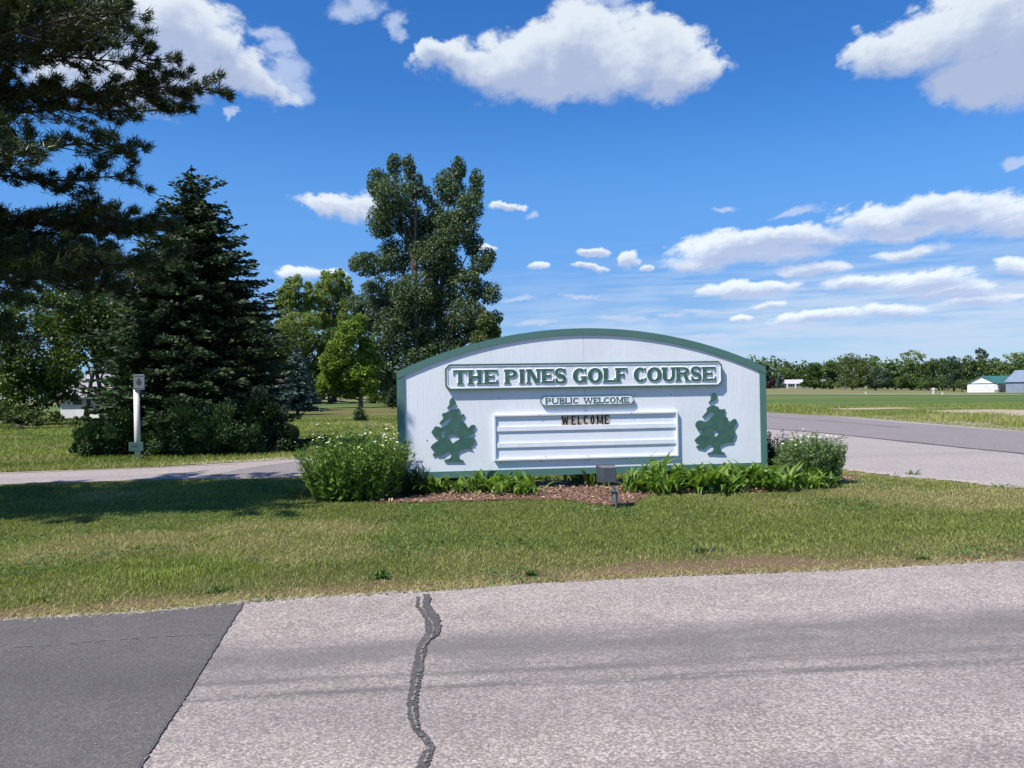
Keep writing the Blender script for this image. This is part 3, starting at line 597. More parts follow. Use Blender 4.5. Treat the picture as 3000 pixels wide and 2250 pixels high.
# ------------------------------------------------------------------ foliage generators
def zat(x, y): return float(terrain(np.array(float(x)), np.array(float(y))))
def broadleaf(name, label, lumps, Y, base, leafm, n_leaf, leaf, sub=7, fill=.35, barkm=None, trunk_r=.2, group=None, gaps=.0, cat='tree', stems=1, subr=.42, inner_f=.28):
    """lumps: (px, py, rx, ry) silhouettes of the crown in the photo, laid out at distance Y"""
    bx = at(base, 1150, Y); b = Vector((bx.x, Y, zat(bx.x, Y)))
    root = empty(name, b); tag(root, label, cat, group)
    sc = Y / F; LV = Leaves(); mb = MB(); cents = []
    tot = sum(l[2] * l[3] for l in lumps)
    for (px, py, rx, ry) in lumps:
        c = at(px, py, Y); rx_, ry_ = rx * sc, ry * sc
        c.y = Y + random.uniform(-1, 1) * rx_ * 1.0; dscale = c.y / Y
        c.x *= dscale; c.z = H + (c.z - H) * dscale
        cents.append((c, rx_, ry_)); m0 = int(n_leaf * rx * ry / tot); m = int(m0 * (1 - inner_f)); inner = RNG.uniform(0, 1, m0 - m) ** .4
        LV.add(np.array(c) + rand_unit(m0 - m) * inner[:, None] * np.array([rx_, rx_, ry_]) * .95, leaf * RNG.uniform(.6, 1.2, m0 - m), .7, .5, np.clip(.32 + RNG.normal(0, .2, m0 - m), 0, 1))
        k = sub * 2; u = rand_unit(k); r = RNG.uniform(.3, 1.0, k) ** .5
        sc_ = np.array(c) + u * r[:, None] * np.array([rx_, rx_, ry_]) * .86
        sr = RNG.uniform(.5, 1.15, k) * subr * min(rx_, ry_) * 1.0; st = RNG.normal(0, .16, k)
        per = max(1, m // k)
        for j in range(k):
            q = rand_unit(per); rr = RNG.uniform(0.25, 1, per) ** .45
            C = sc_[j] + q * rr[:, None] * sr[j] * np.array([1.1, 1.1, .85])
            LV.add(C, leaf * RNG.uniform(.6, 1.3, per), .7, .5, np.clip(.42 + st[j] + RNG.normal(0, .2, per), 0, 1))
    top = max(c.z for c, _, _ in cents); lean = sum(c.x for c, _, _ in cents) / len(cents)
    tops = sorted(cents, key=lambda q: -q[0].z)
    for s_ in range(stems):
        tgt = tops[min(s_ * 2, len(tops) - 1)][0]; off = Vector((random.uniform(-1, 1), random.uniform(-1, 1), 0)) * trunk_r * (2.5 if stems > 1 else 0)
        n = 7; pts = []
        for i in range(n):
            t = i / (n - 1); pts.append(Vector((b.x + off.x + (tgt.x - b.x - off.x) * t ** 1.4, b.y + off.y + (tgt.y - b.y) * t ** 1.4, b.z - .1 + (tgt.z - b.z) * t * .96)) + Vector((random.uniform(-1, 1), 0, 0)) * trunk_r * .5 * (0 < i < n - 1))
        mb.tube(pts, [trunk_r * (1.25 if i == 0 else 1) * (1 - .85 * i / (n - 1)) for i in range(n)], 8)
        spine = pts
        for (c, rx_, ry_) in cents[s_::stems]:
            z0 = b.z + (c.z - b.z) * random.uniform(.45, .72); t = min(max((z0 - b.z) / (tgt.z - b.z + 1e-6), .05), .9); i = t * (n - 1); i0 = int(i)
            st = spine[i0].lerp(spine[min(i0 + 1, n - 1)], i - i0); md = st.lerp(c, .55) + Vector((0, 0, -.12 * (c - st).length))
            r0 = trunk_r * (1 - .8 * t) * .55; mb.tube([st, md, c, c + Vector((random.uniform(-.5, .5) * rx_, 0, ry_ * .6))], [r0, r0 * .6, r0 * .35, r0 * .12], 5, cap=False)
    mb.build('trunk', barkm or BARK, root, True); LV.build('crown', leafm, root)
    return root

def conifer(name, label, base, top_z, prof, leafm, n_branch, twig, dens, group=None, droop=.25, seed=1, cat='tree', skip=None, asp=.35, upt=.3, zlow=.1):
    """base point, height, prof(t) radius at height share t; branches with flat sprays of short needles"""
    r = random.Random(seed); b = Vector(base); root = empty(name, b); tag(root, label, cat, group)
    hgt = top_z - b.z; LV = Leaves(); mb = MB(); C = []; Dr = []; Ti = []; Sz = []
    mb.tube([b - Vector((0, 0, .1)), b + Vector((0, 0, hgt * .5)), b + Vector((0, 0, hgt * .97))], [hgt * .02 + .03, hgt * .012 + .02, .01], 8)
    for k in range(n_branch):
        t = zlow + (1 - zlow) * (1 - (1 - (k + r.random()) / n_branch) ** .62); t = min(t, .995)
        az = k * 2.39996 + r.uniform(-.3, .3); Lr = prof(t) * r.uniform(.72, 1.12) * (1.25 if r.random() < .08 else 1)
        if skip and skip(t, az): continue
        z0 = b.z + hgt * t; d = np.array([math.cos(az), math.sin(az), 0]); side = np.array([-d[1], d[0], 0]); n = max(4, int(Lr / twig * 3.2))
        up_tip = r.uniform(.0, .25); dr = droop * (1.2 - t) * r.uniform(.5, 1.4); tone = r.gauss(.38, .13)
        pts = []
        for i in range(n + 1):
            s = i / n; q = np.array([b.x, b.y, z0]) + d * Lr * s + np.array([0, 0, Lr * (-dr * s * 1.6 + (dr * .9 + up_tip * .3) * s * s + (.35 if t > .9 else 0) * s)]); pts.append(q)
        mb.tube([tuple(pts[0]), tuple(pts[n // 2]), tuple(pts[-1])], [.012 + .008 * Lr, .008 + .004 * Lr, .003], 4, cap=False)
        for i in range(1, n + 1):
            s = i / n; wd = Lr * .34 * (1 - s) ** .7 * min(1, s * 3) + twig * .35
            m = int(dens * (1 + 1.2 * (1 - s)) * (.5 + .5 * wd / (twig + .0001)) + 1)
            lat = RNG.uniform(-1, 1, m) * wd; aft = -np.abs(lat) * .25 + RNG.normal(0, twig * .25, m)
            P_ = pts[i] + side[None, :] * lat[:, None] + d[None, :] * aft[:, None]; P_[:, 2] += RNG.normal(0, twig * .18, m) - np.abs(lat) * .18
            dd = d[None, :] * .8 + side[None, :] * np.sign(lat)[:, None] * .65 + RNG.normal(0, .22, (m, 3)); dd[:, 2] += RNG.normal(-.02, .2, m)
            C.append(P_); Dr.append(dd); Ti.append(np.clip(tone + .22 * s + RNG.normal(0, .12, m), 0, 1)); Sz.append(twig * RNG.uniform(.6, 1.25, m))
    LV.add(np.concatenate(C), np.concatenate(Sz), asp, upt, np.concatenate(Ti), np.concatenate(Dr))
    mb.build('trunk', BARK_D, root, True); LV.build('crown', leafm, root); return root

# ------------------------------------------------------------------ trees left and behind the sign
SPR_D = leaf_mat('dark_spruce_needles', (.007, .021, .010), (.052, .090, .030), .08, .6)
SPR_B = leaf_mat('blue_spruce_needles', (.030, .062, .052), (.120, .185, .165), .08, .6)
JUN = leaf_mat('juniper_needles', (.018, .048, .016), (.080, .155, .044), .12, .6)
COTT = leaf_mat('cottonwood_leaves', (.036, .070, .028), (.180, .235, .115), .22, .52)
LIME = leaf_mat('light_maple_leaves', (.095, .160, .022), (.270, .370, .055), .38, .5)
WILL = leaf_mat('willow_green_leaves', (.135, .190, .050), (.330, .390, .125), .42, .5)
BACKG = leaf_mat('deep_green_leaves', (.024, .050, .009), (.115, .170, .026), .3, .5)
WOOD1 = leaf_mat('far_green_leaves', (.050, .095, .026), (.150, .215, .062), .25, .6)
WOOD2 = leaf_mat('far_olive_leaves', (.070, .100, .028), (.170, .205, .062), .25, .6)
WOOD3 = leaf_mat('far_dark_leaves', (.026, .055, .026), (.080, .125, .055), .2, .6)

def crop5(l): return [(800 + x * .5124, 400 + y * .5124, rx * .5124, ry * .5124) for x, y, rx, ry in l]
COT = [(560, 1340, 110, 90), (470, 960, 50, 70), (850, 560, 90, 120), (980, 620, 90, 110), (760, 1020, 120, 110), (1060, 1130, 90, 80), (880, 340, 30, 70), (690, 165, 45, 80), (775, 170, 42, 80), (600, 270, 70, 100), (690, 330, 120, 120), (820, 290, 45, 100), (1065, 180, 45, 80), (1010, 290, 100, 120), (1165, 270, 48, 100), (1120, 400, 90, 120),
       (640, 480, 115, 120), (790, 490, 100, 120), (930, 450, 60, 100), (1050, 520, 130, 120), (1140, 620, 65, 90), (540, 730, 105, 80), (700, 690, 130, 120), (900, 690, 130, 130), (1190, 730, 80, 60), (1240, 900, 70, 70),
       (1100, 850, 110, 110), (620, 900, 140, 110), (800, 900, 150, 130), (960, 930, 130, 110), (560, 1040, 110, 110), (700, 1100, 150, 140), (900, 1100, 150, 130), (1100, 1010, 120, 100), (1270, 1040, 45, 50), (1180, 1120, 100, 70),
       (620, 1270, 110, 120), (800, 1280, 150, 120), (980, 1200, 120, 90), (650, 1420, 90, 80), (1000, 760, 100, 100), (1230, 680, 45, 50)]
broadleaf('cottonwood_tree', 'tall grey-green cottonwood with two leafy tops rising behind the sign', crop5(COT), 85, 1235, COTT, 125000, .25, 16, trunk_r=.42, stems=4, subr=.40, inner_f=.42)
broadleaf('maple_tree', 'small bright yellow-green tree left of the tall cottonwood', crop5([(440, 1120, 80, 80), (400, 1240, 110, 110), (330, 1300, 70, 90), (370, 1390, 110, 90), (480, 1340, 110, 110), (470, 1440, 90, 60), (300, 1420, 50, 60), (550, 1430, 60, 60), (540, 1200, 60, 80), (560, 1310, 70, 80), (420, 1470, 80, 40), (500, 1060, 50, 60)]), 72, 1056, LIME, 34000, .22, 12, trunk_r=.2, subr=.38)
broadleaf('willow_tree', 'feathery pale green tree with open crown behind the blue spruce', crop5([(140, 820, 30, 40), (60, 900, 40, 50), (200, 860, 30, 40), (250, 960, 40, 50), (110, 870, 60, 80), (70, 960, 70, 80), (160, 960, 80, 80), (220, 900, 50, 60), (110, 1080, 90, 80), (210, 1060, 70, 70), (50, 1130, 60, 90)]), 112, 870, WILL, 19000, .28, 16, trunk_r=.3, stems=3, subr=.34, inner_f=.22)
broadleaf('willow_tree', 'feathery pale green tree against the left side of the cottonwood', crop5([(300, 800, 35, 45), (380, 790, 35, 40), (430, 840, 30, 50), (260, 860, 30, 40), (340, 840, 70, 80), (300, 920, 70, 70), (400, 900, 70, 80), (350, 1000, 80, 70), (430, 1000, 60, 80), (280, 1060, 80, 70), (390, 1090, 80, 80)]), 116, 978, WILL, 19000, .28, 16, trunk_r=.3, stems=3, subr=.34, inner_f=.22)
broadleaf('understory_tree', 'darker low trees beneath the feathery willows', crop5([(80, 1260, 110, 90), (220, 1240, 100, 100), (330, 1180, 90, 90), (260, 1370, 90, 110), (120, 1400, 110, 90), (150, 1150, 130, 80), (30, 1220, 90, 110), (330, 1280, 90, 90), (300, 1460, 90, 50), (620, 1480, 120, 50), (760, 1450, 140, 80), (900, 1400, 120, 90)]), 100, 940, leaf_mat('olive_leaves', (.045, .078, .018), (.150, .200, .050), .3), 20000, .36, 10, trunk_r=.2, stems=3)
broadleaf('round_shrub', 'dark olive bushy tree at the right foot of the cottonwood', crop5([(1215, 1060, 55, 55), (1240, 1130, 70, 60), (1180, 1170, 60, 60)]), 78, 1425, WOOD2, 5000, .25, 8, trunk_r=.12)
broadleaf('broadleaf_tree', 'dark tree showing behind the left end of the driveway', [(40, 960, 100, 90), (110, 1040, 110, 90), (20, 1090, 90, 90), (160, 1130, 90, 70), (60, 1180, 90, 50)], 40, 70, BACKG, 14000, .17, 9, trunk_r=.16)
broadleaf('broadleaf_tree', 'green tree behind the pine, beside the white house gable', [(250, 900, 100, 80), (340, 960, 90, 80), (200, 970, 80, 80), (280, 1040, 80, 60), (180, 1060, 60, 60)], 43, 300, BACKG, 14000, .18, 9, trunk_r=.16)
broadleaf('broadleaf_tree', 'yellow-green tree glowing between the pine and the big spruce', [(430, 930, 90, 90), (500, 990, 80, 80), (400, 1030, 80, 60)], 47, 450, BACKG, 9000, .19, 9, trunk_r=.15)
broadleaf('broadleaf_tree', 'leafy tree between the big spruce and the feathery willows', [(720, 960, 80, 80), (800, 1020, 70, 70), (760, 1080, 70, 50), (680, 1060, 60, 60), (760, 1130, 50, 30)], 63, 770, BACKG, 16000, .22, 9, trunk_r=.15)
broadleaf('broadleaf_tree', 'tree filling the gap above the white house behind the pine', [(120, 900, 110, 70), (330, 880, 90, 60), (240, 960, 120, 70), (420, 1080, 80, 70), (500, 900, 70, 60), (360, 1160, 80, 50), (470, 1170, 70, 50)], 49, 250, BACKG, 20000, .19, 9, trunk_r=.16)
broadleaf('hedge_shrub', 'low dark shrubs along the lawn at the far left', [(40, 1215, 80, 30), (130, 1225, 60, 22), (-60, 1210, 80, 40), (230, 1235, 60, 15)], 36, 80, BACKG, 5000, .13, 8, trunk_r=.05, cat='shrub')
broadleaf('broadleaf_tree', 'tree mass beyond the left edge of the lawn', [(-120, 960, 160, 130), (-200, 1100, 160, 110), (-60, 1060, 90, 120)], 44, -130, BACKG, 9000, .2, 8, trunk_r=.2)

def lerp_prof(pts):
    def f(t):
        for (a, ra), (b, rb) in zip(pts[:-1], pts[1:]):
            if t <= b: return ra + (rb - ra) * (t - a) / (b - a)
        return pts[-1][1]
    return f
b = at(575, 1335, 20.0); z1 = at(575, 492, 20.0).z
conifer('spruce_tree', 'big dark pointed spruce standing beyond the driveway', (b.x, 20.0, 0), z1,
        lerp_prof([(0, 2.3), (.15, 2.4), (.35, 2.25), (.55, 1.9), (.72, 1.5), (.82, 1.1), (.9, .65), (1, .04)]), SPR_D, 430, .17, 3.6, droop=.22, seed=5)
b = at(360, 1340, 17.6)
conifer('spruce_tree', 'smaller bushy spruce left of the white post', (b.x - .2, 19.3, 0), at(400, 900, 19.3).z,
        lerp_prof([(0, 1.35), (.2, 1.35), (.5, 1.1), (.8, .6), (1, .05)]), JUN, 210, .13, 2.6, droop=.3, seed=8)
b = at(500, 1340, 17.2)
conifer('spruce_tree', 'feathery spruce filling in beside the big dark one', (b.x, 19.2, 0), at(520, 870, 19.2).z,
        lerp_prof([(0, 1.2), (.2, 1.3), (.5, 1.0), (.8, .6), (1, .05)]), SPR_D, 180, .14, 2.6, droop=.3, seed=18)
def bush(name, label, lumps, Y, mat, n, leaf, cat='shrub', stems=14, group=None):
    c0 = at(sum(l[0] for l in lumps) / len(lumps), 1200, Y); root = empty(name, (c0.x, Y, 0)); tag(root, label, cat, group)
    LV = Leaves(); mb = MB(); sc = Y / F; tot = sum(l[2] * l[3] for l in lumps)
    for (px, py, rx, ry) in lumps:
        c = at(px, py, Y); rx_, ry_ = rx * sc, ry * sc; k = 16; u = rand_unit(k); cc = np.array(c) + u * np.array([rx_, rx_ * .8, ry_]) * RNG.uniform(.4, .9, k)[:, None]
        per = int(n * rx * ry / tot / k) + 1
        for j in range(k):
            q = rand_unit(per) * (RNG.uniform(.1, 1, per) ** .5)[:, None] * min(rx_, ry_) * .42; P_ = cc[j] + q; P_[:, 2] = np.maximum(P_[:, 2], .02)
            dd = u[j] + rand_unit(per) * .6 + np.array([0, 0, .4]); LV.add(P_, leaf * RNG.uniform(.6, 1.3, per), .45, .4, np.clip(.4 + RNG.normal(0, .15) + RNG.normal(0, .18, per), 0, 1), dd)
        for _ in range(stems // len(lumps) + 1):
            a = Vector((c.x + random.uniform(-.3, .3) * rx_, c.y, 0)); mb.tube([a, Vector(c) + Vector((random.uniform(-.6, .6) * rx_, random.uniform(-.5, .5) * rx_, ry_ * .3))], [.015, .005], 5, cap=False)
    mb.build('trunk', BARK_D, root); LV.build('crown', mat, root); return root
bush('juniper_bush', 'rounded dark green bush in front of the big spruce', [(560, 1240, 90, 85), (650, 1250, 90, 80), (500, 1275, 60, 60), (620, 1290, 130, 50), (720, 1290, 60, 45)], 18.1, JUN, 24000, .075)
bush('juniper_bush', 'low black-green bush at the right foot of the big spruce', [(800, 1270, 70, 60), (850, 1290, 45, 48), (760, 1210, 60, 70)], 18.6, SPR_D, 15000, .08)
bush('juniper_bush', 'low spreading juniper at the left, beside the driveway', [(300, 1290, 80, 50), (370, 1260, 60, 60), (240, 1315, 40, 24), (440, 1300, 50, 40)], 18.3, JUN, 14000, .08)
b = at(872, 1214, 51)
conifer('blue_spruce_tree', 'small blue-green spruce between dark spruce and maple', (b.x, 51, 0), at(877, 1008, 51).z,
        lerp_prof([(0, 1.35), (.15, 1.4), (.45, 1.05), (.75, .55), (.9, .25), (1, .05)]), SPR_B, 170, .22, 2.2, droop=.15, seed=11, asp=.5)
b = at(1054, 1232, 38)
conifer('young_conifer', 'knee-high young conifer on the grass below the maple', (b.x, 38, 0), at(1054, 1185, 38).z, lerp_prof([(0, .42), (.3, .42), (.7, .25), (1, .03)]), JUN, 60, .1, 2, droop=.1, seed=12)
b = at(1172, 1178, 66)
conifer('young_conifer', 'dark small conifer half hidden by the sign edge', (b.x - .6, 66, 0), at(1160, 1130, 66).z, lerp_prof([(0, .8), (.4, .7), (1, .05)]), SPR_D, 60, .2, 2, droop=.1, seed=13)

# ------------------------------------------------------------------ foreground pine (trunk just outside the frame)
PINE = leaf_mat('pine_needles', (.014, .034, .012), (.100, .130, .034), .15, .45)
def pine():
    T0 = Vector((-8.2, 9.1, 0)); root = empty('pine_tree', T0); tag(root, 'large pine reaching its branches in from the upper left', 'tree')
    mb = MB(); trunk = MB()
    trunk.tube([T0 + Vector((0, 0, -.1)), T0 + Vector((.05, 0, 3)), T0 + Vector((0, .1, 5.5)), T0 + Vector((.1, 0, 9))], [.26, .21, .15, .04], 12)
    tufts = []; r = random.Random(21)
    def tw(p, d, L_, lvl, aim=None):
        n = max(3, int(L_ / .11)); q = Vector(p); dd = Vector(d).normalized(); pts = [q.copy()]
        for i in range(n):
            dd = ((dd if aim is None else (dd * .6 + (aim - q).normalized() * .4)) + Vector((r.uniform(-.13, .13), r.uniform(-.13, .13), r.uniform(-.09, .12) + .02))).normalized(); q = q + dd * (L_ / n); pts.append(q.copy())
            s = i / n
            if s > .12 if lvl == 2 else s > .30:
                for _ in range(2 if lvl == 2 else 1): tufts.append((q + Vector((r.uniform(-.05, .05), r.uniform(-.05, .05), r.uniform(-.04, .05))), (dd + Vector((0, 0, .35))).normalized()))
            if lvl == 1 and s > .12:
                for _ in range(3):
                    if r.random() < .62:
                        sd = dd.cross(Vector((0, 0, 1))).normalized() * r.choice((-1, 1)); tw(q, dd * .75 + sd * r.uniform(.5, 1.1) + Vector((0, 0, r.uniform(-.35, .40))), (L_ * .085 + .20) * (1.1 - s * .45) * r.uniform(.6, 1.25), 2)
        tufts.append((q, dd)); tufts.append((q, dd))
        mb.tube([tuple(x) for x in (pts if lvl == 1 else pts[::2] + [pts[-1]])], [(.035 if lvl == 1 else .010) * (1 - .8 * i / (len(pts if lvl == 1 else pts[::2] + [pts[-1]]) - 1)) for i in range(len(pts if lvl == 1 else pts[::2] + [pts[-1]]))], 5, cap=False)
    def branch(tx, ty, Yt, drop=.5):
        Yt -= .8 if tx < 420 else 0.0; tip = at(tx, ty, Yt); d = tip - T0; hl = math.hypot(d.x, d.y); st = Vector((T0.x, T0.y, tip.z - drop + r.uniform(-.1, .1))); v = tip - st; tw(st, v, v.length * 1.0, 1, tip + v.normalized() * .25)
    for (tx, ty, Yt, dr) in [(625, 285, 10.2, .55), (545, 315, 10.6, .6), (500, 350, 10.8, .5), (470, 195, 9.9, .3), (400, 160, 10.6, .4), (330, 60, 9.5, .3), (370, 10, 10.5, .5), (250, 90, 9.8, .4),
                          (340, 450, 9.6, .25), (350, 540, 10.3, .1), (325, 625, 9.8, .05), 
                          (475, 690, 10.6, .35), (420, 700, 9.7, .3), (500, 780, 11.4, .2), (390, 800, 10.3, .1), (300, 800, 11.0, .0), (230, 760, 9.3, .0),
                          (120, 800, 9.0, .0), (60, 450, 8.2, .0), (200, 860, 10.2, -.1), (80, 900, 9.2, -.2), (330, 860, 11.3, -.1), (450, 840, 11.8, .0), (40, 1000, 9.4, -.2), (300, 20, 8.8, .3), (170, 20, 9.6, .3)]:
        branch(tx, ty, Yt, dr)
    for k in range(56):   # the sides of the crown the photo sees only as shade
        a = r.uniform(-PI, -.28 * PI) if k % 5 else r.uniform(.6 * PI, PI); z = 2.3 + 6.4 * (k / 64.0); L_ = (4.1 if z < 5.5 else 4.1 * (9.6 - z) / 4.1) * r.uniform(.8, 1.1)
        if k % 5 == 0: L_ *= .6
        tw((T0.x, T0.y, z), (math.cos(a), math.sin(a), .08), L_, 1)
    P_ = np.array([tuple(t[0]) for t in tufts]); D_ = np.array([tuple(t[1]) for t in tufts]); m = 26; n = len(P_)
    C = np.repeat(P_, m, 0) + RNG.normal(0, .022, (n * m, 3)); D = np.repeat(D_, m, 0) + RNG.normal(0, .62, (n * m, 3)); D /= np.linalg.norm(D, axis=1, keepdims=True)
    ln = RNG.uniform(.06, .105, n * m)[:, None]; sd = np.cross(D, rand_unit(n * m)); sd /= np.linalg.norm(sd, axis=1, keepdims=True); w = .006
    V = np.stack([C - sd * w, C + sd * w, C + D * ln], 1).reshape(-1, 3); Fc = np.arange(n * m * 3).reshape(-1, 3)
    tt = np.repeat(np.clip(np.repeat(RNG.normal(.35, .2, n), m) + RNG.normal(0, .12, n * m), 0, 1), 3)
    
    trunk.build('trunk', BARK_D, root, True); mb.build('branches', BARK_D, root, True)
    o = add_obj('crown', np_mesh('crown', V, Fc, PINE, tt), root); o['kind'] = 'stuff'
pine()

# ------------------------------------------------------------------ far tree line on the right
def c6(x, y): return 2200 + x * .3617, 960 + y * .3617
def far_tree(name, label, lumps, Y, base, mat, n, leaf=.8, stems=1):
    mn = min(l[0] - l[2] for l in lumps); mxx = max(l[0] + l[2] for l in lumps); lumps = lumps + [(x_, 462, 45, 34) for x_ in np.arange(mn + 35, mxx - 20, 60)]; n = int(n * 1.35); L_ = [(*c6(x, y), rx * .3617, ry * .3617) for x, y, rx, ry in lumps]
    return broadleaf(name, label, L_, Y, c6(base, 0)[0], mat, n, leaf, 6, trunk_r=.35, group='trees of the far wood on the right', stems=stems, subr=.5)
far_tree('poplar_tree', 'thin dark tree just past the right end of the sign', [(60, 330, 28, 55), (100, 330, 30, 60), (140, 350, 22, 55), (120, 430, 60, 60)], 400, 110, WOOD3, 2600)
far_tree('broadleaf_tree', 'reddish-dark low tree left of the small blue spruce', [(180, 440, 40, 50), (170, 470, 40, 30)], 390, 175, leaf_mat('purple_leaves', (.030, .018, .014), (.075, .045, .035), .2), 900)
far_tree('broadleaf_tree', 'tree with a tufted top above the small blue spruce', [(280, 300, 45, 35), (240, 370, 70, 60), (310, 380, 70, 60), (270, 440, 90, 50)], 430, 275, WOOD1, 3400)
far_tree('broadleaf_tree', 'low tree behind the roof of the long white house', [(370, 370, 70, 55), (390, 430, 90, 50), (440, 350, 50, 40)], 440, 380, WOOD1, 2600)
far_tree('broadleaf_tree', 'bright green tree in front of the long white house', [(510, 330, 55, 55), (470, 390, 60, 60), (550, 390, 60, 60), (510, 440, 90, 45), (460, 450, 50, 35)], 330, 515, leaf_mat('mid_green_leaves', (.034, .072, .014), (.105, .165, .035), .3), 4200, .62)
far_tree('broadleaf_tree', 'second bright green tree over the house, joining the big round tree', [(640, 310, 50, 50), (600, 370, 45, 60), (670, 380, 60, 70), (650, 450, 50, 40)], 350, 640, WOOD1, 3200)
far_tree('broadleaf_tree', 'biggest round-topped tree of the far wood', [(820, 260, 85, 55), (760, 320, 80, 60), (900, 320, 70, 70), (840, 360, 100, 70), (760, 410, 80, 50), (900, 410, 70, 60), (830, 440, 80, 45)], 330, 822, WOOD2, 7000, .62)
far_tree('broadleaf_tree', 'small round top rising right of the biggest tree', [(1010, 265, 40, 35), (1010, 320, 50, 50), (980, 370, 40, 50)], 440, 1010, WOOD1, 2200)
far_tree('broadleaf_tree', 'dark spreading tree right of the biggest tree', [(1020, 380, 65, 60), (1090, 390, 60, 60), (1040, 440, 90, 45)], 330, 1010, WOOD3, 3400, .62)
far_tree('broadleaf_tree', 'tree in the dip left of the flat-topped tree', [(1150, 320, 60, 50), (1200, 360, 60, 60), (1170, 430, 90, 50)], 400, 1170, WOOD1, 3200)
far_tree('flat_topped_tree', 'pale flat-topped tree with an open wide crown', [(1250, 225, 50, 26), (1320, 205, 60, 28), (1385, 230, 45, 26), (1310, 250, 90, 22)], 420, 1315, WILL, 2200, .6, 2)
far_tree('broadleaf_tree', 'bushy tree under the pale flat-topped tree', [(1290, 310, 70, 55), (1340, 360, 80, 70), (1270, 420, 90, 55)], 390, 1300, WOOD1, 4000)
far_tree('broadleaf_tree', 'tree with a level top right of the flat-topped tree', [(1440, 320, 60, 60), (1490, 290, 50, 40), (1430, 390, 90, 60), (1440, 440, 90, 45)], 380, 1440, WOOD1, 4200)
far_tree('broadleaf_tree', 'light green tree beside the dark pointed oak', [(1560, 290, 45, 45), (1550, 350, 55, 60), (1540, 430, 60, 50)], 400, 1550, WOOD1, 2600)
far_tree('dark_oak_tree', 'darkest rounded tree between the post and the white garage', [(1640, 270, 50, 48), (1610, 330, 60, 60), (1670, 340, 60, 65), (1640, 410, 85, 65), (1660, 450, 70, 40)], 340, 1645, WOOD3, 4600, .6)
far_tree('broadleaf_tree', 'wide olive tree left above the garage roof', [(1750, 280, 60, 50), (1720, 340, 50, 60), (1790, 340, 60, 60), (1760, 410, 80, 55), (1700, 430, 60, 50)], 400, 1750, WOOD2, 4000)
far_tree('pine_tree', 'tallest dark pine top breaking the far tree line', [(1830, 190, 16, 30), (1860, 185, 20, 26), (1885, 200, 20, 26), (1915, 225, 16, 20), (1870, 240, 50, 30)], 450, 1870, WOOD3, 1800, .7)
far_tree('broadleaf_tree', 'olive tree above the middle of the green roof', [(1860, 310, 70, 55), (1900, 360, 70, 55)], 400, 1870, WOOD2, 3000)
far_tree('broadleaf_tree', 'green tree over the right half of the green roof', [(1980, 290, 60, 45), (1960, 350, 70, 50), (2020, 350, 60, 55)], 410, 1980, WOOD1, 3000)
far_tree('flat_topped_tree', 'pale open tree above the grey metal barn', [(2100, 235, 60, 34), (2170, 225, 55, 34), (2220, 250, 45, 40)], 430, 2140, WILL, 2400, .6, 2)
far_tree('broadleaf_tree', 'bushy olive tree left of the grey barn gable', [(2060, 330, 60, 45), (2120, 340, 70, 50), (2190, 320, 60, 50)], 390, 2110, WOOD2, 3400)
far_tree('broadleaf_tree', 'tree at the right edge behind the grey barn', [(2260, 280, 70, 60), (2300, 350, 80, 70), (2380, 300, 80, 80)], 400, 2300, WOOD1, 3600)
far_tree('broadleaf_tree', 'low shrubby tree left of the white garage', [(1720, 460, 30, 22), (1700, 440, 40, 26)], 320, 1712, WOOD2, 900, .5)
def wood_mass():
    """continuous wood behind the single trees, round the whole horizon"""
    LV = Leaves(); root = None; C = []; S = []; T = []
    for a in np.arange(-180, 180, .5):
        az = math.radians(a); R_ = 455 + 15 * math.sin(a * .7) + RNG.uniform(-12, 12); h = 14.0 + 4.5 * float(vnoise(np.array(a * .35), np.array(2.0), 3)) + RNG.uniform(-1, 1.3)
        x, y = R_ * math.sin(az), R_ * math.cos(az); m = 330 if -2 < a < 35 else 60
        z0 = zat(x, max(y, 1)) if y > 0 else 0; u = rand_unit(m); rr = RNG.uniform(.5, 1, m)
        Pp = np.array([x, y, z0 + h * .5]) + u * rr[:, None] * np.array([5.5, 5.5, h * .5]); C.append(Pp); S.append(RNG.uniform(.8, 1.8, m) * (1 if m > 100 else 2.2)); T.append(np.clip(.35 + RNG.normal(0, .12) + RNG.normal(0, .15, m), 0, 1))
    LV.add(np.concatenate(C), np.concatenate(S), .8, .5, np.concatenate(T))
    o = LV.build('far_woods', WOOD1, None); tag(o, 'continuous far wood closing the horizon behind the fields', kind='stuff')
wood_mass()
b = at(*c6(237, 490), 385)
conifer('blue_spruce_tree', 'small blue spruce left of the long white house', (b.x, 385, zat(b.x, 385)), at(*c6(240, 375), 385).z, lerp_prof([(0, 2.6), (.2, 2.6), (.6, 1.6), (1, .1)]), SPR_B, 70, 1.0, 1.6, droop=.1, seed=31, asp=.6)

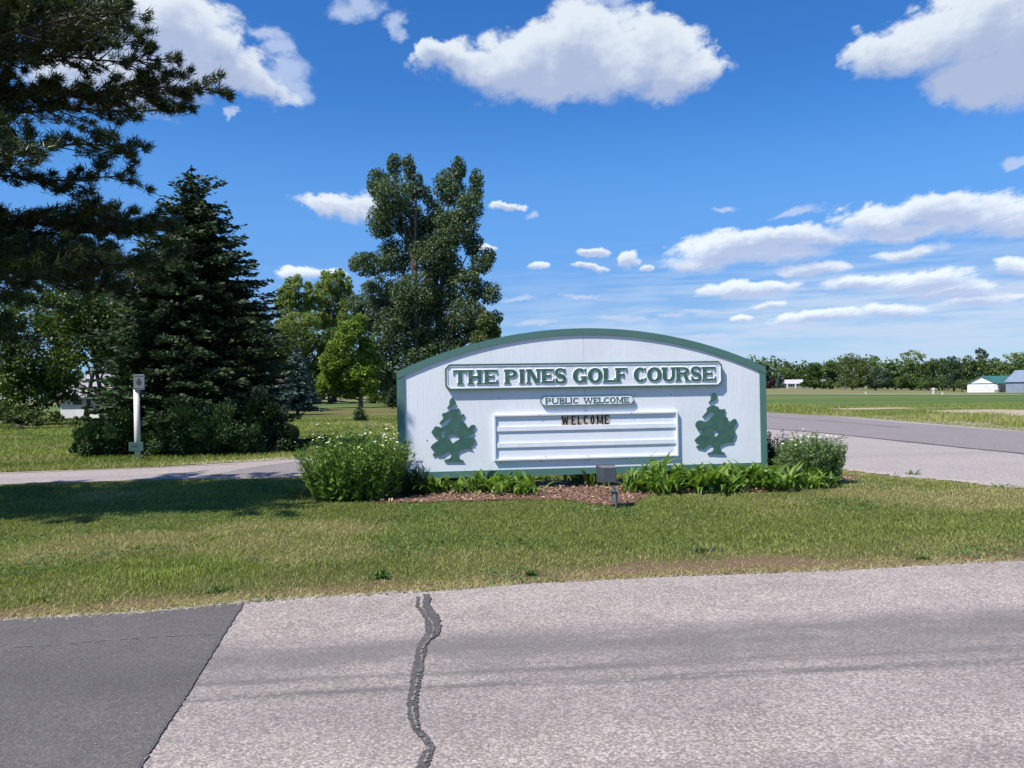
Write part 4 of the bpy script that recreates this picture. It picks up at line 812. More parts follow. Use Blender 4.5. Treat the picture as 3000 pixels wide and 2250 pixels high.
# ------------------------------------------------------------------ far buildings
SIDING = plain('white_siding', (.78, .80, .82), None, .5, .5, 0); SHINGLE = plain('grey_shingles', (.33, .31, .33), (.27, .26, .28), 2, .85, 0)
GRROOF = plain('green_metal_roof', (.045, .17, .12), None, .5, .4, 0); BLMETAL = plain('blue_grey_metal', (.22, .27, .33), (.19, .24, .30), .4, .45, 0)
GLASSD = plain('dark_window_glass', (.03, .035, .04), None, 3, .1, 0); TAN = plain('weathered_tan', (.35, .30, .25), None, 2, .8, 0); BROWNR = plain('brown_shingles', (.13, .10, .085), None, 3, .9, .2, 20)
def gable(p0, w, d, eave, ridge, name, label, wall, roof, axis='y', over=.3, rot=0, cat='building'):
    """gable building; p0 = front left ground corner; ridge runs along axis"""
    root = empty(name, p0); tag(root, label, cat); R_ = Matrix.Translation(Vector(p0)) @ Matrix.Rotation(rot, 4, 'Z'); T = lambda x, y, z: tuple(R_ @ Vector((x, y, z)))
    mb = MB()
    mb.poly([T(0, 0, 0), T(w, 0, 0), T(w, 0, eave)] + ([T(w / 2, 0, ridge)] if axis == 'y' else []) + [T(0, 0, eave)])
    mb.poly([T(w, d, 0), T(0, d, 0), T(0, d, eave)] + ([T(w / 2, d, ridge)] if axis == 'y' else []) + [T(w, d, eave)])
    mb.poly([T(0, d, 0), T(0, 0, 0), T(0, 0, eave)] + ([T(0, d / 2, ridge)] if axis == 'x' else []) + [T(0, d, eave)])
    mb.poly([T(w, 0, 0), T(w, d, 0), T(w, d, eave)] + ([T(w, d / 2, ridge)] if axis == 'x' else []) + [T(w, 0, eave)])
    mb.build('wall', wall, root)
    rb = MB(); th = .12; ov = over
    def slab(a, b, c, e):
        n = (Vector(b) - Vector(a)).cross(Vector(c) - Vector(a)).normalized()
        if n.z < 0: n = -n
        up = [tuple(Vector(q) + n * th) for q in (a, b, c, e)]; lo = [tuple(Vector(q) + n * .01) for q in (a, b, c, e)]
        rb.poly(up); rb.poly(lo[::-1])
        for i in range(4): rb.poly([lo[i], lo[(i + 1) % 4], up[(i + 1) % 4], up[i]])
    if axis == 'y':
        k = ov * (ridge - eave) / (w / 2); slab(T(-ov, -ov, eave - k), T(w / 2, -ov, ridge), T(w / 2, d + ov, ridge), T(-ov, d + ov, eave - k)); slab(T(w / 2, -ov, ridge), T(w + ov, -ov, eave - k), T(w + ov, d + ov, eave - k), T(w / 2, d + ov, ridge))
    else:
        k = ov * (ridge - eave) / (d / 2); slab(T(-ov, -ov, eave - k), T(w + ov, -ov, eave - k), T(w + ov, d / 2, ridge), T(-ov, d / 2, ridge)); slab(T(-ov, d / 2, ridge), T(w + ov, d / 2, ridge), T(w + ov, d + ov, eave - k), T(-ov, d + ov, eave - k))
    rb.build('roof', roof, root); return root, T
# white garage with green roof
Yg = 300; k = Yg / F; p = at(2834, 1150, Yg); zg = p.z; gw = 76 * k
GR = -math.radians(60); root, T = gable((p.x, Yg, zg), gw / .87, 24, 26 * k, 47 * k, 'garage', 'white garage with green metal roof and closed wide door at the field edge', SIDING, GRROOF, 'y', .5, GR)
gw = gw / .87; G2 = Matrix.Translation(Vector((p.x, Yg, zg))) @ Matrix.Rotation(GR, 4, 'Z'); mb = MB(); dw0, dw1, dh = .06 * gw, .93 * gw, 24 * k
for i in range(4): mb.box((dw0, -.08, .03 + i * dh / 4), (dw1, -.03, (i + 1) * dh / 4 - .03), 0, G2)
mb.build('garage_door', SIDING, root); mb = MB(); mb.box((dw0, -.07, dh), (dw1, -.01, dh + .28), 0, G2); mb.build('door_header', DARK, root)
mb = MB(); mb.box((gw + .02, 1.5, .0), (gw + .06, 23.5, 17 * k), 0, G2); mb.build('lower_siding', plain('lilac_grey_siding', (.50, .48, .54), None, 1, .6, 0), root)
for i, (xx, m_) in enumerate(((2918, TAN), (2932, DARK))):
    q = at(xx, 1149, Yg - 12); mb = MB(); mb.tube([(q.x, q.y, q.z), (q.x, q.y, q.z + .7), (q.x, q.y, q.z + .95)], [.5, .55, .48], 10)
    tag(mb.build('barrel', m_), ('tan' if i == 0 else 'dark brown') + ' barrel standing against the garage side wall', 'barrel')
# blue grey barn
Yb = 280; k = Yb / F; p = at(2947, 1151, Yb)
root, T = gable((p.x, Yb, p.z), 30, 24, 32 * k, 66 * k, 'metal_barn', 'blue-grey metal barn cut off by the right edge', BLMETAL, BLMETAL, 'x', .4, -math.radians(48))
G3 = Matrix.Translation(p) @ Matrix.Rotation(-math.radians(48), 4, 'Z')
mb = MB()
for i in range(9): mb.box((1 + i * 1.9, -.10, 0), (1.12 + i * 1.9, -.02, 31 * k), 0, G3)
mb.build('wall_ribs', plain('pale_blue_metal', (.30, .36, .42)), root)
# long white house
Yh = 400; k = Yh / F; p = at(2301, 1140, Yh); zz = zat(p.x, Yh)
root, T = gable((p.x, Yh, zz), 62 * k, 10, 14 * k, 25 * k, 'farm_house', 'long low white house with pale grey roof', TAN, plain('pale_grey_shingles', (.50, .47, .49), None, 2, .8, 0), 'x', .6)
for xx in (0.3, 26 * k): mb = MB(); mb.box(Vector(T(xx, -1.4, 0)), Vector(T(xx + .5, -1.0, 13 * k))); mb.build('porch_post', SIDING, root)
for i in range(3):
    mb = MB(); mb.box(Vector(T(2.2 + i * 3, -.06, 1.0)), Vector(T(3.6 + i * 3, -.01, 2.0))); w_ = mb.build('window', SIDING, root)
    mb = MB(); mb.box(Vector(T(2.35 + i * 3, -.09, 1.12)), Vector(T(3.45 + i * 3, -.07, 1.9))); mb.build('pane', GLASSD, w_)
Yh2 = 405; k = Yh2 / F; p = at(2415, 1138, Yh2)
root, T = gable((p.x, Yh2, zz), 34 * k, 10, 16 * k, 25 * k, 'farm_outbuilding', 'pale outbuilding glimpsed between the far trees', SIDING, SHINGLE, 'x', .5)
# white board fence in front of the house
Yf = 385; k = Yf / F; p = at(2363, 1141, Yf); p2 = at(2461, 1141, Yf); root = empty('board_fence', (p.x, Yf, zat(p.x, Yf))); tag(root, 'white board fence before the far house', 'fence'); z0 = zat(p.x, Yf)
for i in range(9):
    x = p.x + (p2.x - p.x) * i / 8; mb = MB(); mb.box((x, Yf, z0), (x + .16, Yf + .16, z0 + 1.45)); mb.build('fence_post', SIDING, root)
for z in (.3, .65, 1.0): 
    mb = MB(); mb.box((p.x, Yf - .05, z0 + z), (p2.x, Yf, z0 + z + .26)); mb.build('fence_rail', SIDING, root)
q = at(2470, 1141, 380); mb = MB(); zq = zat(q.x, 380); mb.box((q.x, 380, zq), (q.x + 1.4, 381.2, zq + 1.6)); mb.poly([(q.x - .1, 379.9, zq + 1.6), (q.x + 1.5, 379.9, zq + 1.6), (q.x + .7, 380.6, zq + 2.4)]); mb.poly([(q.x + 1.5, 381.3, zq + 1.6), (q.x - .1, 381.3, zq + 1.6), (q.x + .7, 380.6, zq + 2.4)]); mb.poly([(q.x - .1, 381.3, zq + 1.6), (q.x - .1, 379.9, zq + 1.6), (q.x + .7, 380.6, zq + 2.4)]); mb.poly([(q.x + 1.5, 379.9, zq + 1.6), (q.x + 1.5, 381.3, zq + 1.6), (q.x + .7, 380.6, zq + 2.4)])
tag(mb.build('pump_house', TAN), 'tiny brown pump house left of the biggest far tree', 'shed')
def marker(px, py, Y, h, w, label, plate=False):
    q = at(px, py, Y); z = zat(q.x, Y); root = empty('marker_post', (q.x, Y, z)); tag(root, label, 'post'); mb = MB(); mb.box((q.x - w / 2, Y - w / 2, z), (q.x + w / 2, Y + w / 2, z + h)); mb.build('post', SIDING, root)
    if plate: mb = MB(); mb.box((q.x - w * 1.5, Y - w / 2 - .04, z + h * .72), (q.x + w * 1.5, Y - w / 2 - .01, z + h * 1.02)); mb.build('sign_plate', SIDING, root)
marker(2734, 1147, 215, 1.75, .28, 'pale roadside post with a plate before the far wood', True)
marker(2536, 1152, 135, .35, .14, 'short white marker stub left in the mown field')
marker(2761, 1160, 105, .32, .14, 'short white marker stub nearer the right of the field')
# white house behind the trees at left
Yw = 52; k = Yw / F; p = at(178, 1242, Yw)
root, T = gable((p.x, Yw, 0), 46 * k * 5, 8, at(178, 1165, Yw).z, at(178, 1098, Yw).z, 'white_house', 'white clapboard house hidden behind the trees at left', SIDING, SHINGLE, 'x', .3)
for i in range(3):
    x0 = .75 + i * 1.5; mb = MB(); mb.box(Vector(T(x0, -.05, .8)), Vector(T(x0 + .75, -.01, 1.5))); w_ = mb.build('window', SIDING, root)
    mb = MB(); mb.box(Vector(T(x0 + .08, -.07, .87)), Vector(T(x0 + .67, -.055, 1.43))); mb.build('pane', GLASSD, w_)
# brown-roofed house between spruce and blue spruce
Yk = 66; k = Yk / F; p = at(715, 1190, Yk); e = at(700, 1155, Yk).z; rz = at(700, 1080, Yk).z
root, T = gable((p.x, Yk, 0), 140 * k, 7, e, at(700, 1100, Yk).z, 'brown_roofed_house', 'white house with brown roof glimpsed right of the dark spruce', SIDING, BROWNR, 'x', .3)
wx = at(790, 1167, Yk); wz = wx.z; x0 = wx.x - p.x
mb = MB(); mb.box(Vector(T(x0 - .38, -.06, wz - .25)), Vector(T(x0 + .38, -.01, wz + .2))); w_ = mb.build('window', SIDING, root)
mb = MB(); mb.box(Vector(T(x0 - .30, -.08, wz - .19)), Vector(T(x0 + .30, -.065, wz + .14))); mb.build('pane', GLASSD, w_)
for s in (-1, 1):
    mb = MB(); mb.box(Vector(T(x0 + s * .5 - .1, -.05, wz - .25)), Vector(T(x0 + s * .5 + .1, -.01, wz + .2))); mb.build('shutter', DARK, root)
mb = MB()
for i in range(5):
    z = .15 + i * .22; mb.box(Vector(T(0, -.012, z)), Vector(T(140 * k, -.004, z + .2)))
mb.build('siding', SIDING, root)

# ------------------------------------------------------------------ the sign
YAW = .12; TT = Vector((math.cos(YAW), math.sin(YAW), 0)); NN = Vector((-math.sin(YAW), math.cos(YAW), 0))     # along the face / into the sign
def _hit(px, py, c): d = ray(px, py); return d * (c / NN.dot(d))
_ds = (_hit(1984, 1170, 1) - _hit(1443.8, 1170, 1)).dot(TT)
CC = 2.44 / _ds
O0 = _hit(1164, 1240, CC); S0 = O0.dot(TT)
def st(px, py):
    h = _hit(px, py, CC); return h.dot(TT) - S0, h.z + H
def W3(s, t, d=0.0):          # sign-plane point; d = how far in front of the panel face (towards the viewer)
    v = TT * (S0 + s) + NN * (CC - d); return Vector((v.x, v.y, t))
SW = st(2245, 1240)[0]
t_bot = st(1700, 1389)[1]; t_corner = .5 * (st(1163.5, 1090)[1] + st(2242, 1074)[1]); t_peak = st(1703, 962)[1]
print('sign width', SW, 'bottom', t_bot, 'corner', t_corner, 'peak', t_peak, 'dist', CC, 'left', W3(0, 0), 'right', W3(SW, 0))
sign = empty('golf_course_sign', W3(SW / 2, 0)); tag(sign, 'white arched golf course sign with green trim and raised green lettering', 'sign')
def arch_t(s, inset=0.0):
    c = SW / 2; r = t_peak - t_corner; R_ = (c * c + r * r) / (2 * r); zc = t_peak - R_; R2 = R_ - inset; x = s - c
    return zc + math.sqrt(max(R2 * R2 - x * x, 0))
def slab_st(mb, pts, d0, d1, m=0, mside=None):
    """extruded outline in sign coordinates, from depth d0 (back) to d1 (front)"""
    A = 0
    for i in range(len(pts)): x0, y0 = pts[i]; x1, y1 = pts[(i + 1) % len(pts)]; A += x0 * y1 - x1 * y0
    if A < 0: pts = pts[::-1]
    n = len(pts); b = len(mb.v)
    mb.v += [tuple(W3(s, t, d1)) for s, t in pts] + [tuple(W3(s, t, d0)) for s, t in pts]
    tri = tessellate_polygon([[Vector((s, t, 0)) for s, t in pts]])
    for q in tri:
        a, b_, c = (pts[i] for i in q)
        if (b_[0] - a[0]) * (c[1] - a[1]) - (b_[1] - a[1]) * (c[0] - a[0]) < 0: q = (q[0], q[2], q[1])
        mb.f.append(tuple(b + i for i in q)); mb.m.append(m); mb.f.append(tuple(b + n + i for i in reversed(q))); mb.m.append(m)
    for i in range(n):
        j = (i + 1) % n; mb.f.append((b + i, b + n + i, b + n + j, b + j)); mb.m.append(m if mside is None else mside)
TRIM = .085
seams = [TRIM * .3, st(1443.8, 1300)[0], st(1715, 1300)[0], st(1984, 1300)[0], SW - TRIM * .3]
for i in range(4):
    a, b_ = seams[i] + (.0015 if i == 2 else .0006), seams[i + 1] - (.0015 if i == 1 else .0006); n = 14
    top = [(a + (b_ - a) * k / n, arch_t(a + (b_ - a) * k / n, TRIM * .4)) for k in range(n + 1)]
    mb = MB(); slab_st(mb, [(a, t_bot + .03)] + [(b_, t_bot + .03)] + top[::-1], -.018, 0); mb.build('panel', WHITE, sign)
# box behind: frame boards 0.28 m deep
DEP = -.30; P_F = .016
n = 48; ang = [k / n for k in range(n + 1)]
cuts = [0, .215, .47, .74, 1.0]
for c0, c1 in zip(cuts[:-1], cuts[1:]):
    m_ = 14; ss = [SW * (c0 + (c1 - c0) * k / m_) for k in range(m_ + 1)]
    if c0 > 0: ss[0] += .002
    out = [(s, arch_t(s)) for s in ss]; inn = [(min(max(s, TRIM * .9), SW - TRIM * .9) if s in (0, SW) else s, arch_t(min(max(s, TRIM * .9), SW - TRIM * .9), TRIM) if s in (0, SW) else arch_t(s, TRIM)) for s in ss]
    if c0 == 0: inn[0] = (0, out[0][1] - TRIM * 1.12)
    if c1 == 1.0: inn[-1] = (SW, out[-1][1] - TRIM * 1.12)
    mb = MB(); slab_st(mb, out + inn[::-1], -.02, P_F + .004); mb.build('arch_trim', GREEN, sign)
    mb = MB(); inn2 = [(s, t - .022) for s, t in out]; slab_st(mb, out + inn2[::-1], DEP + .02, -.0215); mb.build('roof_board', GREEN, sign)
zc = arch_t(0)
mb = MB(); slab_st(mb, [(0, t_bot), (TRIM * 1.15, t_bot), (TRIM * 1.15, arch_t(TRIM * 1.15, TRIM) - .004), (0, zc - TRIM * 1.12 - .003)], DEP, P_F); mb.build('side_trim', GREEN, sign)
mb = MB(); slab_st(mb, [(SW - TRIM, t_bot), (SW, t_bot), (SW, zc - TRIM * 1.12 - .003), (SW - TRIM, arch_t(SW - TRIM, TRIM) - .004)], DEP, P_F); mb.build('side_trim', GREEN, sign)
mb = MB(); slab_st(mb, [(TRIM * 1.15 + .002, t_bot), (SW - TRIM - .002, t_bot), (SW - TRIM - .002, t_bot + .085), (TRIM * 1.15 + .002, t_bot + .085)], DEP, P_F - .002); mb.build('bottom_trim', GREEN, sign)
topb = [(.02 + (SW - .04) * k / 30, arch_t(.02 + (SW - .04) * k / 30, .03)) for k in range(31)]
mb = MB(); slab_st(mb, [(.02, t_bot + .01), (SW - .02, t_bot + .01)] + topb[::-1], DEP - .018, DEP - .002); mb.build('back_panel', WHITE, sign)
for s in (.55, SW / 2, SW - .55):
    mb = MB(); slab_st(mb, [(s - .06, -.2), (s + .06, -.2), (s + .06, t_bot - .002), (s - .06, t_bot - .002)], -.22, -.10); mb.build('support_post', BARK_D, sign)

# --- glyphs
def strip_rect(x0, y0, x1, y1): return ([(x0, y1), (x1, y1)], [(x0, y0), (x1, y0)], False)
def strip_quad(a, b, c, d): return ([a, b], [d, c], False)     # a-b upper side, d-c lower side
def ring(cx, cy, rx, ry, s, t, a0, a1, n=22):
    o = []; i = []
    for k in range(n + 1):
        a = math.radians(a0 + (a1 - a0) * k / n); o.append((cx + rx * math.cos(a), cy + ry * math.sin(a))); i.append((cx + (rx - s) * math.cos(a), cy + (ry - t) * math.sin(a)))
    return (o, i, abs(a1 - a0) >= 359.9)
def band(pts, hw, w):
    P_ = [Vector((x * w, y)) for x, y in pts]; Q = []; Hh = []
    for i in range(len(P_) - 1):
        p0, p1, p2, p3 = P_[max(i - 1, 0)], P_[i], P_[i + 1], P_[min(i + 2, len(P_) - 1)]
        for k in range(4):
            t = k / 4; Q.append(.5 * ((2 * p1) + (p2 - p0) * t + (2 * p0 - 5 * p1 + 4 * p2 - p3) * t * t + (3 * p1 - p0 - 3 * p2 + p3) * t ** 3)); Hh.append(hw[i] * (1 - t) + hw[i + 1] * t)
    Q.append(P_[-1]); Hh.append(hw[-1]); o = []; n_ = []
    for i, q in enumerate(Q):
        d = (Q[min(i + 1, len(Q) - 1)] - Q[max(i - 1, 0)]).normalized(); nn = Vector((-d.y, d.x)); o.append(tuple(q + nn * Hh[i])); n_.append(tuple(q - nn * Hh[i]))
    return (o, n_, False)
def glyph(ch, w, s, t, serif=True):
    """strokes of an upright capital in the box [0,w] x [0,1]; s stem, t thin stroke"""
    g = []; e = .10 if serif else 0; sh = .115 if serif else 0; ov = .075 * (w if w < 1 else 1) if serif else 0
    def stem(x, y0=0, y1=1, l=True, r=True):
        g.append(strip_rect(x, y0, x + s, y1))
        if serif:
            for yy in ((y0, y0 + sh), (y1 - sh, y1)): g.append(strip_rect(x - (ov if l else 0), yy[0], x + s + (ov if r else 0), yy[1]))
    L0 = ov
    if ch == 'I': stem((w - s) / 2)
    elif ch == 'H': stem(L0); stem(w - L0 - s); g.append(strip_rect(L0 + s * .5, .5 - t / 2, w - L0 - s * .5, .5 + t / 2))
    elif ch == 'T':
        g.append(strip_rect((w - s) / 2, 0, (w + s) / 2, 1)); g.append(strip_rect(0.02 * w, 1 - t, w * .98, 1))
        if serif: g.append(strip_rect((w - s) / 2 - ov, 0, (w + s) / 2 + ov, sh)); g.append(strip_quad((0, 1), (.12, 1), (.07, .68), (0, .68))); g.append(strip_quad((w - .12, 1), (w, 1), (w, .68), (w - .07, .68)))
    elif ch in 'EFL':
        stem(L0, r=ch == 'F' and serif)
        if ch != 'L': g.append(strip_rect(L0 + s * .5, 1 - t, w * .97, 1)); g.append(strip_rect(L0 + s * .5, .5 - t / 2, w * .74, .5 + t / 2))
        if ch != 'F': g.append(strip_rect(L0 + s * .5, 0, w * .98, t))
        if serif:
            if ch != 'L': g.append(strip_quad((w - .14, 1), (w - .02, 1), (w - .02, .70), (w - .08, .70))); g.append(strip_rect(w * .64, .35, w * .74, .65))
            if ch != 'F': g.append(strip_quad((w - .08, .32), (w - .0, .32), (w - .0, 0), (w - .16, 0)))
    elif ch in 'PRB':
        stem(L0, r=ch == 'P' or ch == 'R'); top = .5; cy = .74 if ch != 'B' else .755; ry = 1 - cy; rx = min(w * .42, w - L0 - s * .5 - .02); cx = w - rx - (.03 if ch != 'R' else .08)
        if ch == 'P': cy = .72; ry = .28
        g.append(strip_rect(L0 + s * .5, 1 - t * .9, cx, 1)); g.append(strip_rect(L0 + s * .5, cy - ry, cx, cy - ry + t * .9)); g.append(ring(cx, cy, rx, ry, s * .95, t * .9, -90, 90, 14))
        if ch == 'B':
            cy2 = .27; ry2 = .27; rx2 = rx + .02; cx2 = w - rx2; g.append(strip_rect(L0 + s * .5, 0, cx2, t * .9)); g.append(strip_rect(L0 + s * .5, cy2 + ry2 - t * .9, cx2, cy2 + ry2)); g.append(ring(cx2, cy2, rx2, ry2, s * .95, t * .9, -90, 90, 14))
        if ch == 'R':
            g.append(strip_quad((cx - .02, cy - ry + .06), (cx + s * .85, cy - ry + .06), (w - .06, 0), (w - .06 - s, 0)))
            if serif: g.append(strip_rect(w - s - .10, 0, w, sh * .9))
    elif ch in 'OQ': g.append(ring(w / 2, .5, w / 2, .52 if serif else .5, s * 1.08, t * 1.0, 0, 360, 40))
    elif ch in 'CG':
        g.append(ring(w / 2, .5, w / 2, .52 if serif else .5, s * 1.1, t * 1.0, 42, 318 if ch == 'C' else 330, 34))
        if serif: g.append(strip_quad((w - .17, .97), (w - .05, 1.0), (w - .05, .66), (w - .10, .66)))
        if ch == 'C' and serif: g.append(strip_quad((w - .17, .26), (w - .04, .30), (w - .08, .16), (w - .2, .10)))
        if ch == 'G': g.append(strip_rect(w - s - .02, .02, w - .02, .46)); g.append(strip_rect(w - s - .14, .36, w + .02, .46))
    elif ch == 'U':
        r = (w - 2 * L0) / 2; cy = .34; g.append(ring(w / 2, cy, r, cy + .02, s, t * 1.05, 180, 360, 20)); g.append(strip_rect(L0, cy, L0 + s, 1)); g.append(strip_rect(w - L0 - s * .8, cy, w - L0, 1))
        if serif: g.append(strip_rect(0, 1 - sh, L0 + s + ov, 1)); g.append(strip_rect(w - L0 - s * .8 - ov, 1 - sh, w, 1))
    elif ch == 'N':
        g.append(strip_rect(L0, 0, L0 + s * .62, 1)); g.append(strip_rect(w - L0 - s * .62, 0, w - L0, 1)); g.append(strip_quad((L0, 1), (L0 + s * 1.1, 1), (w - L0, 0), (w - L0 - s * 1.1, 0)))
        if serif: g.append(strip_rect(0, 0, L0 + s * .62 + ov, sh)); g.append(strip_rect(w - L0 - s * .62 - ov, 1 - sh, w, 1)); g.append(strip_rect(0, 1 - sh, L0 + s, 1))
    elif ch in 'WM':
        a = .5 if ch == 'W' else .5; yb, yt = (0, 1) if ch == 'W' else (1, 0)
        if ch == 'W':
            p = [(.02, 1), (.28, 0), (.5, .82), (.72, 0), (.98, 1)]
            for (x0, y0), (x1, y1), k in zip(p[:-1], p[1:], (s, s * .62, s, s * .62)): g.append(strip_quad((x0 * w - k / 2 + (.07 if serif else s * .3) * (1 if x0 < .5 else -1) * (x0 in (.02,)), y0), (x0 * w + k / 2 + (.07 if serif else s * .3) * (x0 in (.02,)), y0), (x1 * w + k / 2 - (.07 if serif else s * .3) * (x1 in (.98,)), y1), (x1 * w - k / 2 - (.07 if serif else s * .3) * (x1 in (.98,)), y1)))
            if serif: g.append(strip_rect(-.02, 1 - sh, s + .15, 1)); g.append(strip_rect(w - s - .1, 1 - sh, w + .02, 1)); g.append(strip_rect(w * .40, 1 - sh, w * .62, 1))
        else:
            g.append(strip_rect(L0, 0, L0 + s * (.62 if serif else 1), 1)); g.append(strip_rect(w - L0 - s, 0, w - L0, 1)); k = s * (1.0 if serif else .8)
            g.append(strip_quad((L0, 1), (L0 + k, 1), (w / 2 + k * .4, .12), (w / 2 - k * .4, .12))); g.append(strip_quad((w - L0 - k, 1), (w - L0, 1), (w / 2 + k * .4, .12), (w / 2 - k * .4, .12)))
            if serif: g.append(strip_rect(0, 0, L0 + s * .62 + ov, sh)); g.append(strip_rect(w - L0 - s - ov, 0, w, sh)); g.append(strip_rect(0, 1 - sh, L0 + s, 1)); g.append(strip_rect(w - L0 - s, 1 - sh, w, 1))
    elif ch == 'S':
        q = s * .5; p = t * .52
        g.append(band([(.84, .74), (.74, .90), (.50, .955), (.24, .89), (.15, .72), (.28, .58), (.52, .50), (.76, .41), (.86, .26), (.76, .10), (.50, .045), (.24, .11), (.12, .27)], [p * .9, p, p, p * 1.2, q * .8, q, q * 1.05, q, q * .8, p * 1.2, p, p, p * .9], w))
        if serif: g.append(strip_quad((w * .80, 1.0), (w * .92, 1.0), (w * .94, .66), (w * .84, .66))); g.append(strip_quad((w * .05, .36), (w * .15, .36), (w * .19, 0), (w * .07, 0)))
    return g
def add_glyph(mb, ch, s0, t0, wid, hgt, d0, d1, s, t, serif, grow=0.0, mf=0, ms=1):
    w = wid / hgt
    for i, (o, n_, closed) in enumerate(glyph(ch, w, s, t, serif)):
        dd = d1 + i * .00035; k = len(o)
        O = [(s0 + x * hgt, t0 + y * hgt) for x, y in o]; I = [(s0 + x * hgt, t0 + y * hgt) for x, y in n_]
        cx = sum(p[0] for p in O + I) / (2 * k); cy = sum(p[1] for p in O + I) / (2 * k)
        def off(A, B):     # push base of side walls outwards
            r = []
            for a, b in zip(A, B):
                v = Vector((a[0] - b[0], a[1] - b[1])); l = v.length or 1; r.append((a[0] + v.x / l * grow, a[1] + v.y / l * grow))
            return r
        OB, IB = off(O, I), off(I, O)
        def ext(L_):
            L_ = list(L_)
            if not closed and grow:
                v = Vector(L_[0]) - Vector(L_[1]); v.normalize(); L_[0] = tuple(Vector(L_[0]) + v * grow); v = Vector(L_[-1]) - Vector(L_[-2]); v.normalize(); L_[-1] = tuple(Vector(L_[-1]) + v * grow)
            return L_
        OB, IB = ext(OB), ext(IB); b = len(mb.v)
        for A, d in ((O, dd), (I, dd), (OB, d0), (IB, d0)): mb.v += [tuple(W3(x, y, d)) for x, y in A]
        for j in range(k - 1):
            mb.f.append((b + j, b + j + 1, b + k + j + 1, b + k + j)); mb.m.append(mf)
            mb.f.append((b + j, b + 2 * k + j, b + 2 * k + j + 1, b + j + 1)); mb.m.append(ms)
            mb.f.append((b + k + j + 1, b + 3 * k + j + 1, b + 3 * k + j, b + k + j)); mb.m.append(ms)
        if not closed:
            for j in (0, k - 1): mb.f.append((b + j, b + k + j, b + 3 * k + j, b + 2 * k + j)); mb.m.append(ms)
def fix_normals(o):
    bm = bmesh.new(); bm.from_mesh(o.data); bmesh.ops.recalc_face_normals(bm, faces=bm.faces); bm.to_mesh(o.data); bm.free()
def c1(x, y): return st(1280 + x * .3888, 1020 + y * .3888)
def cut_rect(s0, t0, s1, t1, c): return [(s0 + c, t0), (s1 - c, t0), (s1, t0 + c), (s1, t1 - c), (s1 - c, t1), (s0 + c, t1), (s0, t1 - c), (s0, t0 + c)]
def frame_strip(mb, a, b, d0, d1, m=0):
    """ring between outline a (outer) and b (inner), both same length"""
    n = len(a); base = len(mb.v)
    for A, d in ((a, d1), (b, d1), (a, d0), (b, d0)): mb.v += [tuple(W3(x, y, d)) for x, y in A]
    for i in range(n):
        j = (i + 1) % n
        mb.f += [(base + i, base + j, base + n + j, base + n + i), (base + 2 * n + i, base + 2 * n + j, base + j, base + i), (base + n + i, base + n + j, base + 3 * n + j, base + 3 * n + i)]; mb.m += [m] * 3
def name_board(name, x0, x1, tl, tr, bl, br, cut, bw, depth, letters, lt, lb, s, t, grow):
    (sa, ta), (sb, tb) = c1(x0, tl), c1(x1, tr); (_, ua), (_, ub) = c1(x0, bl), c1(x1, br); T1 = .5 * (ta + tb); T0 = .5 * (ua + ub)
    body = MB(); slab_st(body, cut_rect(sa + .004, T0 + .004, sb - .004, T1 - .004, cut), .0, depth - (.012 if bw > .01 else .0045)); nb = body.build(name, WHITE_H if bw > .01 else WHITE_S, sign)
    mb = MB(); frame_strip(mb, cut_rect(sa, T0, sb, T1, cut), cut_rect(sa + bw, T0 + bw, sb - bw, T1 - bw, cut * .82), 0.001, depth); o = mb.build('border', GREEN_L, nb); fix_normals(o)
    if bw > .01: mb = MB(); frame_strip(mb, cut_rect(sa + bw + .001, T0 + bw + .001, sb - bw - .001, T1 - bw - .001, cut * .8), cut_rect(sa + bw * 1.75, T0 + bw * 1.75, sb - bw * 1.75, T1 - bw * 1.75, cut * .66), 0.002, depth - .003); fix_normals(mb.build('inner_rim', WHITE_S, nb))
    for (ch, a, b_) in letters:
        f = (a - x0) / (x1 - x0); yb = lb[0] + (lb[1] - lb[0]) * f; yt = lt[0] + (lt[1] - lt[0]) * f
        (s0, t0), (_, t1) = c1(a, yb), c1(a, yt); s1 = c1(b_, yb)[0]
        mb = MB(); add_glyph(mb, ch, s0, t0, s1 - s0, t1 - t0, depth - (.013 if bw > .01 else .005), depth - .001, s, t, True, grow); o = mb.build('letter', [GREEN_L, WHITE_S], nb); fix_normals(o)
    return nb
name_board('name_board', 60, 2138, 125, 95, 316, 284, .055, .017, .052,
           [('T', 121, 226), ('H', 228, 343), ('E', 349, 455), ('P', 503, 604), ('I', 606, 668), ('N', 668, 778), ('E', 779, 880), ('S', 882, 970), ('G', 1018, 1122), ('O', 1130, 1242), ('L', 1243, 1338), ('F', 1336, 1428),
            ('C', 1475, 1571), ('O', 1575, 1686), ('U', 1684, 1792), ('R', 1787, 1900), ('S', 1902, 1984), ('E', 1985, 2090)], (166, 138), (276, 244), .29, .17, .0045)
name_board('welcome_board', 778, 1476, 361, 351, 434, 420, .04, .0065, .040,
           [('P', 812, 858), ('U', 860, 914), ('B', 917, 957), ('L', 959, 996), ('I', 997, 1018), ('C', 1020, 1063), ('W', 1100, 1168), ('E', 1172, 1211), ('L', 1213, 1251), ('C', 1252, 1294), ('O', 1297, 1341), ('M', 1345, 1400), ('E', 1402, 1441)], (376, 366), (420, 407), .25, .165, .0)

